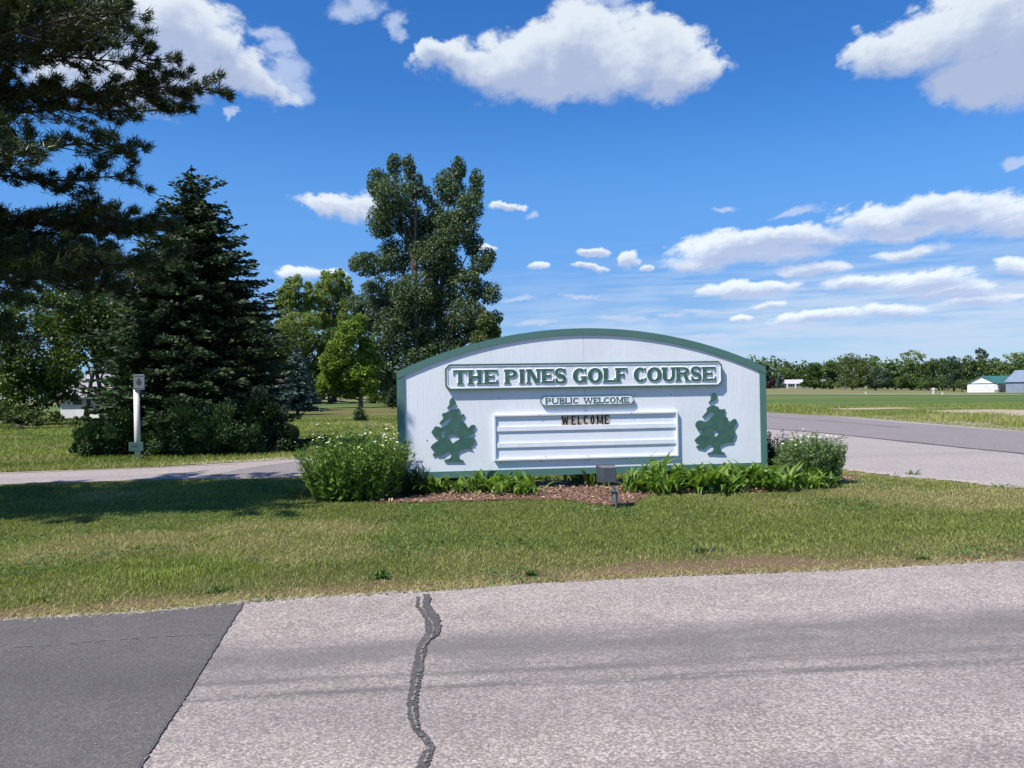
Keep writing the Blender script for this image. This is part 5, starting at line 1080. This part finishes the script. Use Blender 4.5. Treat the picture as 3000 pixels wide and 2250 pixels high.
# --- changeable letter board
def c2(x, y): return st(1400 + x * .2803, 1160 + y * .2803)
BOARD = plain('smooth_white_board', (.79, .825, .87), (.76, .80, .85), 3, .42, .08, 30); TILE = plain('yellowed_tile', (.46, .38, .30), (.60, .52, .44), 9, .35, 0); BLACKP = plain('black_letter_plastic', (.012, .011, .012), None, 9, .4, 0)
fa, fT = c2(160, 205); _, fB = c2(165, 672); fb, fT2 = c2(2082, 160); _, fB2 = c2(2082, 622); FT = .5 * (fT + fT2) + .008; FB = .5 * (fB + fB2) - .008
mb = MB(); slab_st(mb, [(fa + .002, FB + .002), (fb - .002, FB + .002), (fb - .002, FT - .002), (fa + .002, FT - .002)], .0, .012); lbd = mb.build('letter_board', BOARD, sign)
fw = .026
for (a, b_, c, d) in ((fa, FB, fa + fw, FT), (fb - fw, FB, fb, FT)): mb = MB(); slab_st(mb, [(a, b_), (c, b_), (c, d), (a, d)], .001, .040); mb.build('frame_rail', WHITE_S, lbd, bevel=.003)
for (b_, d) in ((FB, FB + fw), (FT - fw, FT)): mb = MB(); slab_st(mb, [(fa + fw + .001, b_), (fb - fw - .001, b_), (fb - fw - .001, d), (fa + fw + .001, d)], .001, .038); mb.build('frame_rail', WHITE_S, lbd, bevel=.003)
hh = FT - FB
for yt, yb in ((318, 372), (486, 540)):
    t1 = .5 * (c2(190, yt)[1] + c2(2060, yt - 32)[1]); t0 = .5 * (c2(190, yb)[1] + c2(2060, yb - 42)[1])
    mb = MB(); slab_st(mb, [(fa + fw + .001, t0), (fb - fw - .001, t0), (fb - fw - .001, t1), (fa + fw + .001, t1)], .0125, .028); mb.build('letter_rail', WHITE_S, lbd, bevel=.002)
for ch, x0, x1, l0, l1 in (('W', 868, 962, 876, 944), ('E', 965, 1031, 976, 1019), ('L', 1033, 1093, 1041, 1076), ('C', 1096, 1163, 1103, 1152), ('O', 1166, 1226, 1175, 1216), ('M', 1229, 1310, 1241, 1306), ('E', 1313, 1380, 1321, 1364)):
    f = (x0 - 868) / 500; (s0, t0) = c2(x0, 316 - 8 * f); (s1, _) = c2(x1, 310); (_, t1) = c2(x0, 186 - 8 * f); t1 = min(t1, FT - fw - .002)
    mb = MB(); slab_st(mb, [(s0 + .001, t0), (s1 - .001, t0), (s1 - .001, t1), (s0 + .001, t1)], .0125, .0155)
    (a, tb) = c2(l0, 302 - 8 * f); (b_, tt_) = c2(l1, 194 - 8 * f); add_glyph(mb, ch, a, tb, b_ - a, min(tt_, t1 - .006) - tb, .0156, .017, .175, .135, False, 0, 1, 1)
    o = mb.build('letter_tile', [TILE, BLACKP], lbd)
# small screws / nail stains
SCREW = plain('rusty_screw', (.05, .045, .045), None, 5, .6, 0)
for px, py, dd in ((1462, 1166, 0), (1467, 1357, 0), (1586, 1352, 0), (1723, 1347, 0), (1836, 1343, 0), (1971, 1339, 0), (1579, 1217, .0385), (1717, 1203, 0), (1848, 1210, .0385), (1251, 1290, 0), (1860, 1157, 0), (1965, 1155, 0), (1598, 1337, .0385), (1722, 1335, .0385)):
    s, t = st(px, py); mb = MB(); mb.tube([W3(s, t, dd - .002), W3(s, t, dd + .005)], [.0075, .006], 8); mb.build('screw', SCREW, sign)

# --- pine tree emblems
def cut_shape(name, outer, holes, cv, d0, d1, parent):
    def mk(l): return [Vector((*cv(x, y), 0)) for x, y in l]
    cen = lambda h: (sum(p[0] for p in h) / len(h), sum(p[1] for p in h) / len(h)); holes = [[(cen(h)[0] + (x - cen(h)[0]) * 1.16, cen(h)[1] + (y - cen(h)[1]) * 1.16) for x, y in h] for h in holes]
    loops = [mk(outer)] + [mk(h) for h in holes]; flat = [v for l in loops for v in l]; mb = MB(); nv = len(flat)
    mb.v = [tuple(W3(v.x, v.y, d1)) for v in flat] + [tuple(W3(v.x, v.y, d0)) for v in flat]
    for q in tessellate_polygon(loops): mb.f.append(tuple(q)); mb.m.append(0)
    b = 0
    for l in loops:
        n = len(l)
        for i in range(n): j = (i + 1) % n; mb.f.append((b + i, b + j, nv + b + j, nv + b + i)); mb.m.append(0)
        b += n
    o = mb.build(name, GREEN_L, parent); fix_normals(o); return o
cA = lambda x, y: st(1240 + x * .1447, 1140 + y * .1447); cB = lambda x, y: st(2000 + x * .1326, 1130 + y * .1326)
topA = [(590, 165), (615, 180), (622, 225), (645, 260), (650, 285), (625, 325), (570, 355), (520, 375), (495, 393), (480, 378), (500, 350), (525, 320), (530, 280), (527, 245), (550, 200)]
A_ = [(590, 405), (630, 402), (655, 395), (680, 402), (700, 386), (722, 388), (726, 420), (702, 455), (690, 500), (705, 515), (750, 515), (790, 512), (815, 496), (828, 512), (802, 560), (770, 600), (765, 650), (800, 658), (840, 682), (870, 720), (890, 770), (905, 795), (940, 762),
      (970, 727), (1010, 720), (1045, 728), (1050, 760), (1020, 800), (1000, 830), (1020, 870), (1000, 905), (960, 922), (905, 932), (888, 965), (900, 1000), (950, 992), (990, 968), (1030, 980), (1045, 1020), (1058, 1050), (1030, 1078), (1000, 1092), (1030, 1125), (960, 1130), (952, 1150), (975, 1190),
      (985, 1220), (930, 1203), (870, 1192), (800, 1218), (720, 1248), (692, 1285), (695, 1340), (705, 1398), (740, 1420), (790, 1430), (815, 1450), (800, 1462), (600, 1462), (440, 1462), (415, 1445), (460, 1425), (520, 1405), (555, 1380), (570, 1330), (566, 1280), (540, 1255), (490, 1260), (450, 1288),
      (420, 1310), (380, 1345), (330, 1340), (290, 1352), (245, 1312), (195, 1345), (190, 1310), (230, 1292), (245, 1260), (230, 1230), (170, 1210), (148, 1175), (180, 1130), (240, 1080), (300, 1040), (335, 995), (290, 975), (240, 960), (200, 930), (185, 890), (165, 878), (180, 840), (215, 800), (222, 765), (260, 752),
      (310, 760), (345, 775), (390, 775), (430, 750), (480, 720), (540, 645), (600, 588), (600, 548), (560, 568), (500, 590), (440, 640), (400, 688), (350, 703), (325, 688), (360, 640), (400, 600), (400, 570), (385, 545), (375, 510), (400, 485), (450, 480), (490, 455), (540, 440)]
HA = [[(362, 875), (400, 850), (460, 852), (470, 878), (432, 888), (412, 915), (416, 958), (388, 968), (366, 930)], [(490, 985), (530, 932), (600, 922), (680, 932), (712, 960), (718, 1010), (660, 1040), (600, 1085), (570, 1040), (540, 1003)], [(592, 852), (650, 822), (700, 792), (714, 802), (712, 832), (645, 855), (602, 868)], [(300, 1105), (320, 1092), (338, 1108), (335, 1128), (318, 1135), (303, 1125)]]
em = cut_shape('tree_emblem', A_, HA, cA, .001, .019, sign); em['label'] = 'left green cut-out pine tree emblem'; cut_shape('emblem_top', topA, [], cA, .001, .019, em)
topB = [(690, 150), (728, 165), (735, 215), (748, 262), (740, 290), (690, 325), (640, 345), (600, 370), (575, 390), (565, 370), (600, 330), (620, 290), (615, 240), (640, 190)]
B_ = [(690, 430), (735, 450), (750, 470), (765, 455), (785, 490), (800, 515), (850, 520), (895, 520), (925, 510), (920, 560), (905, 620), (930, 670), (975, 700), (1000, 760), (1020, 800), (1060, 780), (1100, 742), (1150, 730), (1185, 760), (1190, 800), (1170, 850), (1130, 900), (1110, 950), (1150, 1010), (1162, 1060), (1140, 1150), (1100, 1190),
      (1110, 1240), (1040, 1250), (950, 1260), (860, 1290), (820, 1320), (810, 1390), (830, 1450), (900, 1470), (935, 1500), (900, 1512), (700, 1505), (640, 1500), (540, 1500), (560, 1480), (620, 1465), (660, 1440), (680, 1380), (672, 1320), (620, 1290), (560, 1300), (520, 1340), (450, 1395), (400, 1382), (340, 1370), (300, 1360), (295, 1330),
      (350, 1320), (365, 1280), (340, 1240), (280, 1230), (255, 1200), (300, 1150), (370, 1090), (420, 1040), (460, 975), (420, 960), (380, 990), (340, 1000), (310, 940), (280, 890), (275, 850), (300, 800), (340, 770), (400, 765), (470, 790), (530, 780), (600, 710), (680, 640), (720, 570), (660, 580), (600, 590), (530, 640), (470, 690), (440, 700), (430, 680),
      (480, 620), (530, 570), (530, 500), (580, 460), (640, 445)]
em = cut_shape('tree_emblem', B_, [[(670, 1000), (720, 980), (790, 1040), (760, 1080), (710, 1130), (680, 1060)]], cB, .001, .019, sign); em['label'] = 'right green cut-out pine tree emblem, slightly swollen'; cut_shape('emblem_top', topB, [], cB, .001, .019, em)

# ------------------------------------------------------------------ mulch bed
def mulch():
    X, Y = np.meshgrid(np.linspace(-2.2, 5.4, 120), np.linspace(8.6, 12.0, 60)); 
    o = sheet('mulch_bed', jag(BED + [BED[0]], .1, .05, 51), .0, plain('brown_mulch_soil', (.10, .05, .032), (.19, .105, .07), 30, .95, .8, 60, 0, .02), 'reddish wood chip bed under the sign')
    bm = bmesh.new(); bm.from_mesh(o.data); bmesh.ops.subdivide_edges(bm, edges=bm.edges, cuts=3, use_grid_fill=True); 
    for v in bm.verts: v.co.z = float(ground_z(np.array([v.co.x]), np.array([v.co.y]))[0]) + .010
    bm.to_mesh(o.data); bm.free()
    n = 15000; X = RNG.uniform(-2.2, 5.2, n); Y = RNG.uniform(8.7, 11.6, n); k = inside(X, Y, BED); X, Y = X[k], Y[k]; n = len(X)
    Z = ground_z(X, Y) + .016 + RNG.uniform(0, .025, n); C = np.stack([X, Y, Z], -1); d = RNG.normal(0, 1, (n, 3)); d[:, 2] *= .3
    LV = Leaves(); LV.add(C, RNG.uniform(.02, .065, n), .35, 2.0, RNG.uniform(0, 1, n) ** 1.6, d)
    chips = LV.build('wood_chips', leaf_mat('wood_chip', (.11, .055, .035), (.56, .37, .26), 0.0, .8), None); tag(chips, 'shredded wood chips scattered over the bed', 'mulch', kind='stuff')
mulch()

# ------------------------------------------------------------------ perennials with strap leaves (each leaf a part)
PERN = leaf_mat('perennial_leaf', (.075, .150, .022), (.215, .320, .065), .35, .4, rnd=True)
PERN_D = leaf_mat('perennial_leaf_shade', (.045, .095, .018), (.115, .185, .042), .35, .4, rnd=True)
def strap_mesh(seed, wide=.036, curl=1.0):
    r = random.Random(seed); n = 7; V = []; Fc = []; x = z = 0; a = r.uniform(.08, .25); x, z = 0, 0
    for i in range(n + 1):
        s = i / n; w = wide * (math.sin(PI * min(1, s * .78 + .16)) ** .8) * (1 - s ** 4) + .001
        V += [(x, -w / 2, z + w * .18), (x, 0, z), (x, w / 2, z + w * .18)]
        a += curl * (.10 + .34 * s * s) * r.uniform(.6, 1.3); x += math.sin(a) / n; z += math.cos(a) / n
    for i in range(n): b = i * 3; Fc += [(b, b + 3, b + 4, b + 1), (b + 1, b + 4, b + 5, b + 2)]
    return np_mesh('leaf', V, Fc, PERN, smooth=True)
STRAPS = [strap_mesh(i, wide=random.uniform(.11, .19), curl=random.uniform(.5, 1.7)) for i in range(8)]
def plant(px, py, hgt, label, group, nl=20, spread=.4):
    p = gnd(px, py); z = float(ground_z(np.array([p.x]), np.array([p.y]))[0]) + .02; root = empty('perennial_plant', (p.x, p.y, z)); tag(root, label, 'plant', group)
    for i in range(nl):
        me = random.choice(STRAPS); o = bpy.data.objects.new('leaf', me); COL.objects.link(o); o.parent = root
        az = random.uniform(0, 2 * PI); L_ = hgt * random.uniform(.55, 1.25); o.location = (random.gauss(0, .07), random.gauss(0, .06), -.01); o.rotation_euler = (random.uniform(-.15, .15), random.uniform(-.15, .12 + spread), az); o.scale = (L_, L_ * random.uniform(.8, 1.2), L_)
    return root
random.seed(33)
left = [(1215, 1452), (1262, 1462), (1298, 1448), (1338, 1462), (1372, 1450), (1410, 1464), (1446, 1455), (1482, 1466), (1520, 1452), (1548, 1466), (1320, 1440), (1395, 1438), (1460, 1440), (1240, 1438), (1500, 1436)]
left += [(x + 19, y - 9) for x, y in left[:9]]
for x, y in left: plant(x + random.uniform(-6, 6), y + random.uniform(-3, 3), random.uniform(.25, .37), 'leafy green perennial in the row below the left half of the sign', 'perennials below the left half of the sign', 34)
for x, y, l in ((1592, 1418, 'small leafy perennial alone just left of the middle gap under the sign'), (1640, 1424, 'sparse small perennial close under the sign in the mulch gap')): plant(x, y, .2, l, None, 14)
mid = [(1695, 1432), (1725, 1440), (1755, 1432), (1775, 1442), (1715, 1425)]
for x, y in mid: plant(x, y, random.uniform(.26, .36), 'leafy perennial clump beside and behind the floodlight', 'perennials around the floodlight', 22)
rt = []
for i in range(48):
    x = 1850 + 570 * (i + .5) / 48; rt.append((x + random.uniform(-12, 12), (1458, 1438, 1448)[i % 3] - 12 * (x - 1850) / 560 + random.uniform(-6, 6)))
for x, y in rt: plant(x, y, random.uniform(.26, .40) * (1 if x < 2250 else .8), 'leafy green perennial in the dense row below the right half of the sign', 'perennials below the right half of the sign', 34)
plant(1912, 1448, .50, 'taller pale-tipped stalk rising from the right row beside the floodlight', None, 16, .1)

# ------------------------------------------------------------------ flowering bushes
FLW = plain('white_flower', (.80, .80, .62), (.68, .70, .45), 30, .6, 0)
def flower_bush(name, label, px0, px1, ytop, ybase, Y, mat, nst, leaf, flowers, feathery=False, seed=3, zb=0.0, flmat=None, round_=.0):
    r = random.Random(seed); a = at(px0, ybase, Y); b = at(px1, ybase, Y); cx = (a.x + b.x) / 2; hw = (b.x - a.x) / 2; hgt = at((px0 + px1) / 2, ytop, Y).z - zb
    root = empty(name, (cx, Y, zb)); tag(root, label, 'shrub'); mb = MB(); LV = Leaves(); heads = []
    for i in range(nst):
        u = r.uniform(-1, 1); v = r.uniform(-1, 1)
        if u * u + v * v > 1: continue
        bx, by = cx + u * hw * .72, Y + .1 + v * hw * .42; tx, ty = cx + u * hw * r.uniform(.9, 1.12), Y + .1 + v * hw * .75
        prof = (1 - round_ * (u * u * .6 + v * v * .3)); hh = hgt * prof * r.uniform(.55, .95) * (1.14 if r.random() < .12 else 1); n = 9; pts = []
        for k in range(n + 1):
            s = k / n; pts.append(Vector((bx + (tx - bx) * s ** 1.3 + r.uniform(-.01, .01), by + (ty - by) * s ** 1.3 + r.uniform(-.01, .01), zb + hh * s)))
        mb.tube([tuple(p) for p in pts[::3]], [.004, .0035, .003, .0015], 4, cap=False); tone = r.gauss(.42, .15)
        m = 40 if feathery else 24; t = RNG.uniform(.08, 1, m); ii = np.minimum((t * n).astype(int), n - 1); PP = np.array([tuple(q) for q in pts]); base = PP[ii] + (PP[ii + 1] - PP[ii]) * ((t * n) - ii)[:, None]
        an = RNG.uniform(0, 2 * PI, m); el = RNG.uniform(.2, 1.1, m); sz = leaf * RNG.uniform(.6, 1.3, m) * (1.15 - .55 * t)
        dd = np.stack([np.cos(an) * np.cos(el), np.sin(an) * np.cos(el), np.sin(el)], -1)
        LV.add(base + dd * sz[:, None] * .5, sz, .22 if feathery else .30, .2, np.clip(tone + .12 * t + RNG.normal(0, .12, m), 0, 1), dd)
        if len(heads) < flowers and r.random() < .5 and hh > hgt * (.82 if v > -.2 else .7): heads.append(pts[-1] + Vector((0, -.01, .03)))
    while len(heads) < flowers: heads.append(Vector((cx + r.uniform(-.9, .9) * hw, Y + r.uniform(-.2, .2) * hw, zb + hgt * r.uniform(.75, 1.04))))
    mb.build('stems', leaf_mat('green_stem', (.05, .09, .02), (.05, .09, .02), 0), root); LV.build('foliage', mat, root)
    hm = MB()
    for k in range(3):
        hm.tube([(0, 0, 0), (0, 0, .006), (0, 0, .012)], [.008, .016, .010], 7)
        break
    first = None
    for h in heads:
        if first is None: first = hm.build('flower_head', flmat or FLW, None); me = first.data; o = first
        else: o = bpy.data.objects.new('flower_head', me); COL.objects.link(o)
        o.parent = root; o.location = h - Vector((cx, Y, zb)); k = r.uniform(.7, 1.35); o.scale = (k, k, k); o.rotation_euler = (r.uniform(-.4, .4), r.uniform(-.4, .4), 0)
        mb2 = None
    return root
LB = leaf_mat('daisy_bush_leaves', (.070, .145, .018), (.235, .360, .070), .3, .5); RB = leaf_mat('yarrow_leaves', (.085, .155, .045), (.250, .340, .140), .25, .6); DB = leaf_mat('dark_bush_leaves', (.012, .034, .016), (.050, .085, .035), .2, .5)
flower_bush('flowering_bush', 'big upright green bush dotted with small white flowers at the left end of the sign', 868, 1212, 1252, 1478, 9.75, LB, 560, .088, 48, seed=3, zb=.03, round_=.30)
flower_bush('leafy_plant', 'low dark leafy plant tucked between the left bush and the sign', 1160, 1265, 1375, 1462, 9.95, DB, 120, .09, 0, seed=13, zb=.03, round_=.5)
flower_bush('flowering_bush', 'rounded silvery-green bush with pale flower heads at the right end of the sign', 2278, 2492, 1262, 1445, 10.6, RB, 480, .075, 20, True, seed=5, zb=.03, round_=.35)
flower_bush('flowering_bush', 'narrow dark bush with pinkish buds hard against the right edge of the sign', 2246, 2325, 1268, 1400, 11.3, DB, 120, .08, 14, seed=7, zb=.03, flmat=plain('pink_bud', (.45, .30, .25)))
for x0, x1, yt, yb, lab in ((820, 900, 1415, 1462, 'trailing pale sprig sticking out left of the white-flowered bush'), (1000, 1070, 1440, 1478, 'yellowish dead stems at the foot of the white-flowered bush')):
    flower_bush('weed_sprig', lab, x0, x1, yt, yb, 9.7 if x0 > 900 else 10.1, leaf_mat('pale_sprig', (.14, .19, .05), (.30, .32, .11), .3), 26, .05, 0, seed=17, zb=.02)

# ------------------------------------------------------------------ weeds in the lawn edge
WEED = leaf_mat('weed_leaf', (.030, .080, .012), (.085, .165, .030), .3, .5, rnd=True); WEEDB = leaf_mat('blue_weed_leaf', (.040, .085, .050), (.080, .140, .085), .3, .5, rnd=True)
def weed(px, py, r_, hgt, label, mat=WEED, nl=26):
    p = gnd(px, py); z = float(ground_z(np.array([p.x]), np.array([p.y]))[0]); root = empty('weed', (p.x, p.y, z)); tag(root, label, 'weed'); me0 = random.choice(STRAPS).copy(); me0.materials.clear(); me0.materials.append(mat)
    for i in range(nl):
        o = bpy.data.objects.new('leaf', me0); COL.objects.link(o); o.parent = root; L_ = hgt * random.uniform(.6, 1.2)
        o.location = (random.gauss(0, r_ * .4), random.gauss(0, r_ * .25), 0); o.rotation_euler = (random.uniform(-.2, .2), random.uniform(.1, .9), random.uniform(0, 2 * PI)); o.scale = (L_, L_ * .9, L_ * .8)
weed(1112, 1700, .09, .10, 'dark green weed clump at the road edge left of the tar crack')
weed(1548, 1688, .07, .09, 'dark green weed clump at the road edge below the sign centre')
weed(2065, 1628, .13, .08, 'bluish-green weed patch near the road right of centre', WEEDB, 44)
weed(2700, 1640, .07, .08, 'small dark weed at the road edge far right')
weed(1830, 1625, .08, .06, 'flat green weed in the lawn below the floodlight')
weed(745, 1652, .12, .07, 'bluish weed patch in the left lawn', WEEDB, 30)
weed(640, 1738, .10, .10, 'leafy grass tuft just above the dark asphalt patch', WEED, 30)
weed(1244, 1783, .02, .04, 'tiny green sprout in the tar crack', WEED, 14)
weed(2670, 1392, .10, .16, 'leafy weed at the driveway edge right of the sign', WEED, 16)

# ------------------------------------------------------------------ floodlight in front of the sign
def floodlight():
    base = gnd(1806, 1490, .03); D = base.y; k = D / F; root = empty('floodlight', base); tag(root, 'dark grey box floodlight on a short post aimed up at the sign', 'floodlight')
    HM = plain('grey_floodlight_paint', (.060, .064, .074), (.048, .052, .060), 20, .45, .1, 120); TM = plain('sunlit_lamp_top', (.17, .16, .175), (.11, .105, .115), 40, .6, .2, 120); GAL = plain('galvanised_metal', (.30, .31, .31), (.20, .21, .21), 30, .4, .1, 100, .5)  # lamp top: paler copy of the housing grey, sunlight painted into its colour
    c = at(1780, 1390, D + .02); w, h, d = 50 * k, 50 * k, .16
    R_ = Matrix.Translation(c) @ Matrix.Rotation(.10, 4, 'Z') @ Matrix.Rotation(-.16, 4, 'X')
    mb = MB(); b0 = [(-w * .42, -d / 2, -h * .5), (w * .42, -d / 2, -h * .5), (w * .42, -d / 2, h * .38), (-w * .42, -d / 2, h * .38)]; b1 = [(-w * .52, d / 2, -h * .42), (w * .52, d / 2, -h * .42), (w * .52, d / 2, h * .58), (-w * .52, d / 2, h * .58)]
    v = [tuple(R_ @ Vector(q)) for q in b0 + b1]; mb.v = v
    mb.f = [(0, 1, 2, 3), (5, 4, 7, 6), (1, 5, 6, 2), (4, 0, 3, 7), (0, 4, 5, 1), (3, 2, 6, 7)]; mb.m = [0, 0, 0, 0, 0, 1]; mb.build('housing', [HM, TM], root, bevel=.006)
    mb = MB(); mb.box((-w * .56, d / 2, -h * .46), (w * .56, d / 2 + .018, h * .62), 0, R_); mb.build('lens_frame', HM, root, bevel=.003)
    mb = MB(); mb.box((-w * .44, d / 2 + .0185, -h * .36), (w * .44, d / 2 + .021, h * .52), 0, R_); mb.build('lens', plain('lamp_glass', (.25, .27, .28), None, 2, .08, 0), root)
    jx = at(1798, 1432, D - .03); mb = MB()
    mb.box(jx + Vector((-.025, -.02, -.03)), jx + Vector((.022, .03, .045))); mb.build('junction_box', GAL, root, bevel=.004)
    mb = MB(); a = at(1796, 1420, D + .02); mb.tube([a + Vector((0, .03, .03)), a, jx + Vector((0, 0, .03))], [.02, .018, .014], 8); mb.build('knuckle', HM, root)
    mb = MB(); mb.tube([(base.x, base.y, -.15), (base.x - .002, base.y, .09), tuple(jx + Vector((-.002, 0, -.02)))], [.016, .016, .014], 10); mb.build('stem', plain('dull_grey_pipe', (.13, .14, .14), None, 30, .5, .1), root, True)
    mb = MB(); mb.box((base.x - .030 - .02, base.y - .005, .10), (base.x + .018, base.y + .03, jx.z - .03)); mb.build('bracket', GAL, root, bevel=.003)
    mb = MB(); mb.tube([tuple(jx + Vector((.0, -.024, .015))), tuple(jx + Vector((.0, -.030, .015)))], [.008, .008], 8); mb.tube([(base.x - .012, base.y - .012, .14), (base.x - .012, base.y - .022, .14)], [.01, .01], 8); mb.build('bolt', SCREW, root)
floodlight()
b = gnd(1745, 1494, .03); mb = MB(); mb.box((b.x - .05, b.y - .02, .03), (b.x + .05, b.y + .02, .04), 0); tag(mb.build('wood_scrap', plain('bleached_wood', (.6, .56, .5))), 'bleached splinter of wood in the grass left of the floodlight', 'wood')

# ------------------------------------------------------------------ white post with plates by the driveway
def white_post():
    p = gnd(404, 1346); D = p.y; k = D / F; root = empty('marker_post', p); tag(root, 'white post by the driveway with a grey plate on top and small green plate below', 'post')
    top = at(402, 1140, D); z1 = top.z; mb = MB(); mb.tube([(p.x, D, -.1), (p.x - .01, D, z1)], [.062, .062], 16); mb.build('post', plain('white_post_paint', (.74, .72, .66), (.66, .64, .58), 3, .5, .1), root, True)
    a = at(391, 1097, D - .08); b_ = at(424, 1142, D - .08); PL = plain('grey_plate', (.14, .17, .19), (.11, .14, .15), 6, .5, .05); 
    mb = MB(); mb.box((a.x, D - .09, b_.z), (b_.x, D - .07, a.z)); pl = mb.build('number_plate', PL, root, bevel=.004)
    BL = plain('dark_print', (.03, .035, .04)); cx, cz = (a.x + b_.x) / 2, (a.z + b_.z) / 2
    mb = MB(); fr = .018
    for q in (((a.x + .015, cz + .12), (b_.x - .015, cz + .12 + fr * .6)), ((a.x + .015, cz - .14), (b_.x - .015, cz - .14 + fr * .6))): mb.box((q[0][0], D - .093, q[0][1]), (q[1][0], D - .0905, q[1][1]))
    mb.tube([(cx, D - .0905, cz - .01), (cx, D - .0945, cz - .01)], [.055, .055], 20); mb.tube([(cx + .002, D - .0905, cz + .055), (cx + .002, D - .0940, cz + .055)], [.028, .028], 14); mb.build('emblem', BL, pl)
    mb = MB(); mb.box((cx - .03, D - .07, cz - .1), (cx + .03, D + .06, cz + .1)); mb.build('plate_bracket', PL, root)
    a = at(378, 1296, D - .08); b_ = at(421, 1319, D - .08); mb = MB(); mb.box((a.x, D - .10, b_.z - .02), (b_.x, D - .075, a.z)); gp = mb.build('arrow_plate', plain('dark_green_plate', (.045, .10, .085), (.035, .08, .07), 6, .5, .05), root, bevel=.004)
    mb = MB(); mx = at(386, 1306, D - .1); nx_ = at(402, 1308, D - .1); mb.box((mx.x, D - .104, nx_.z - .008), (nx_.x, D - .101, mx.z)); mb.build('dash_mark', BL, gp)
white_post()
SC.render.use_persistent_data = False
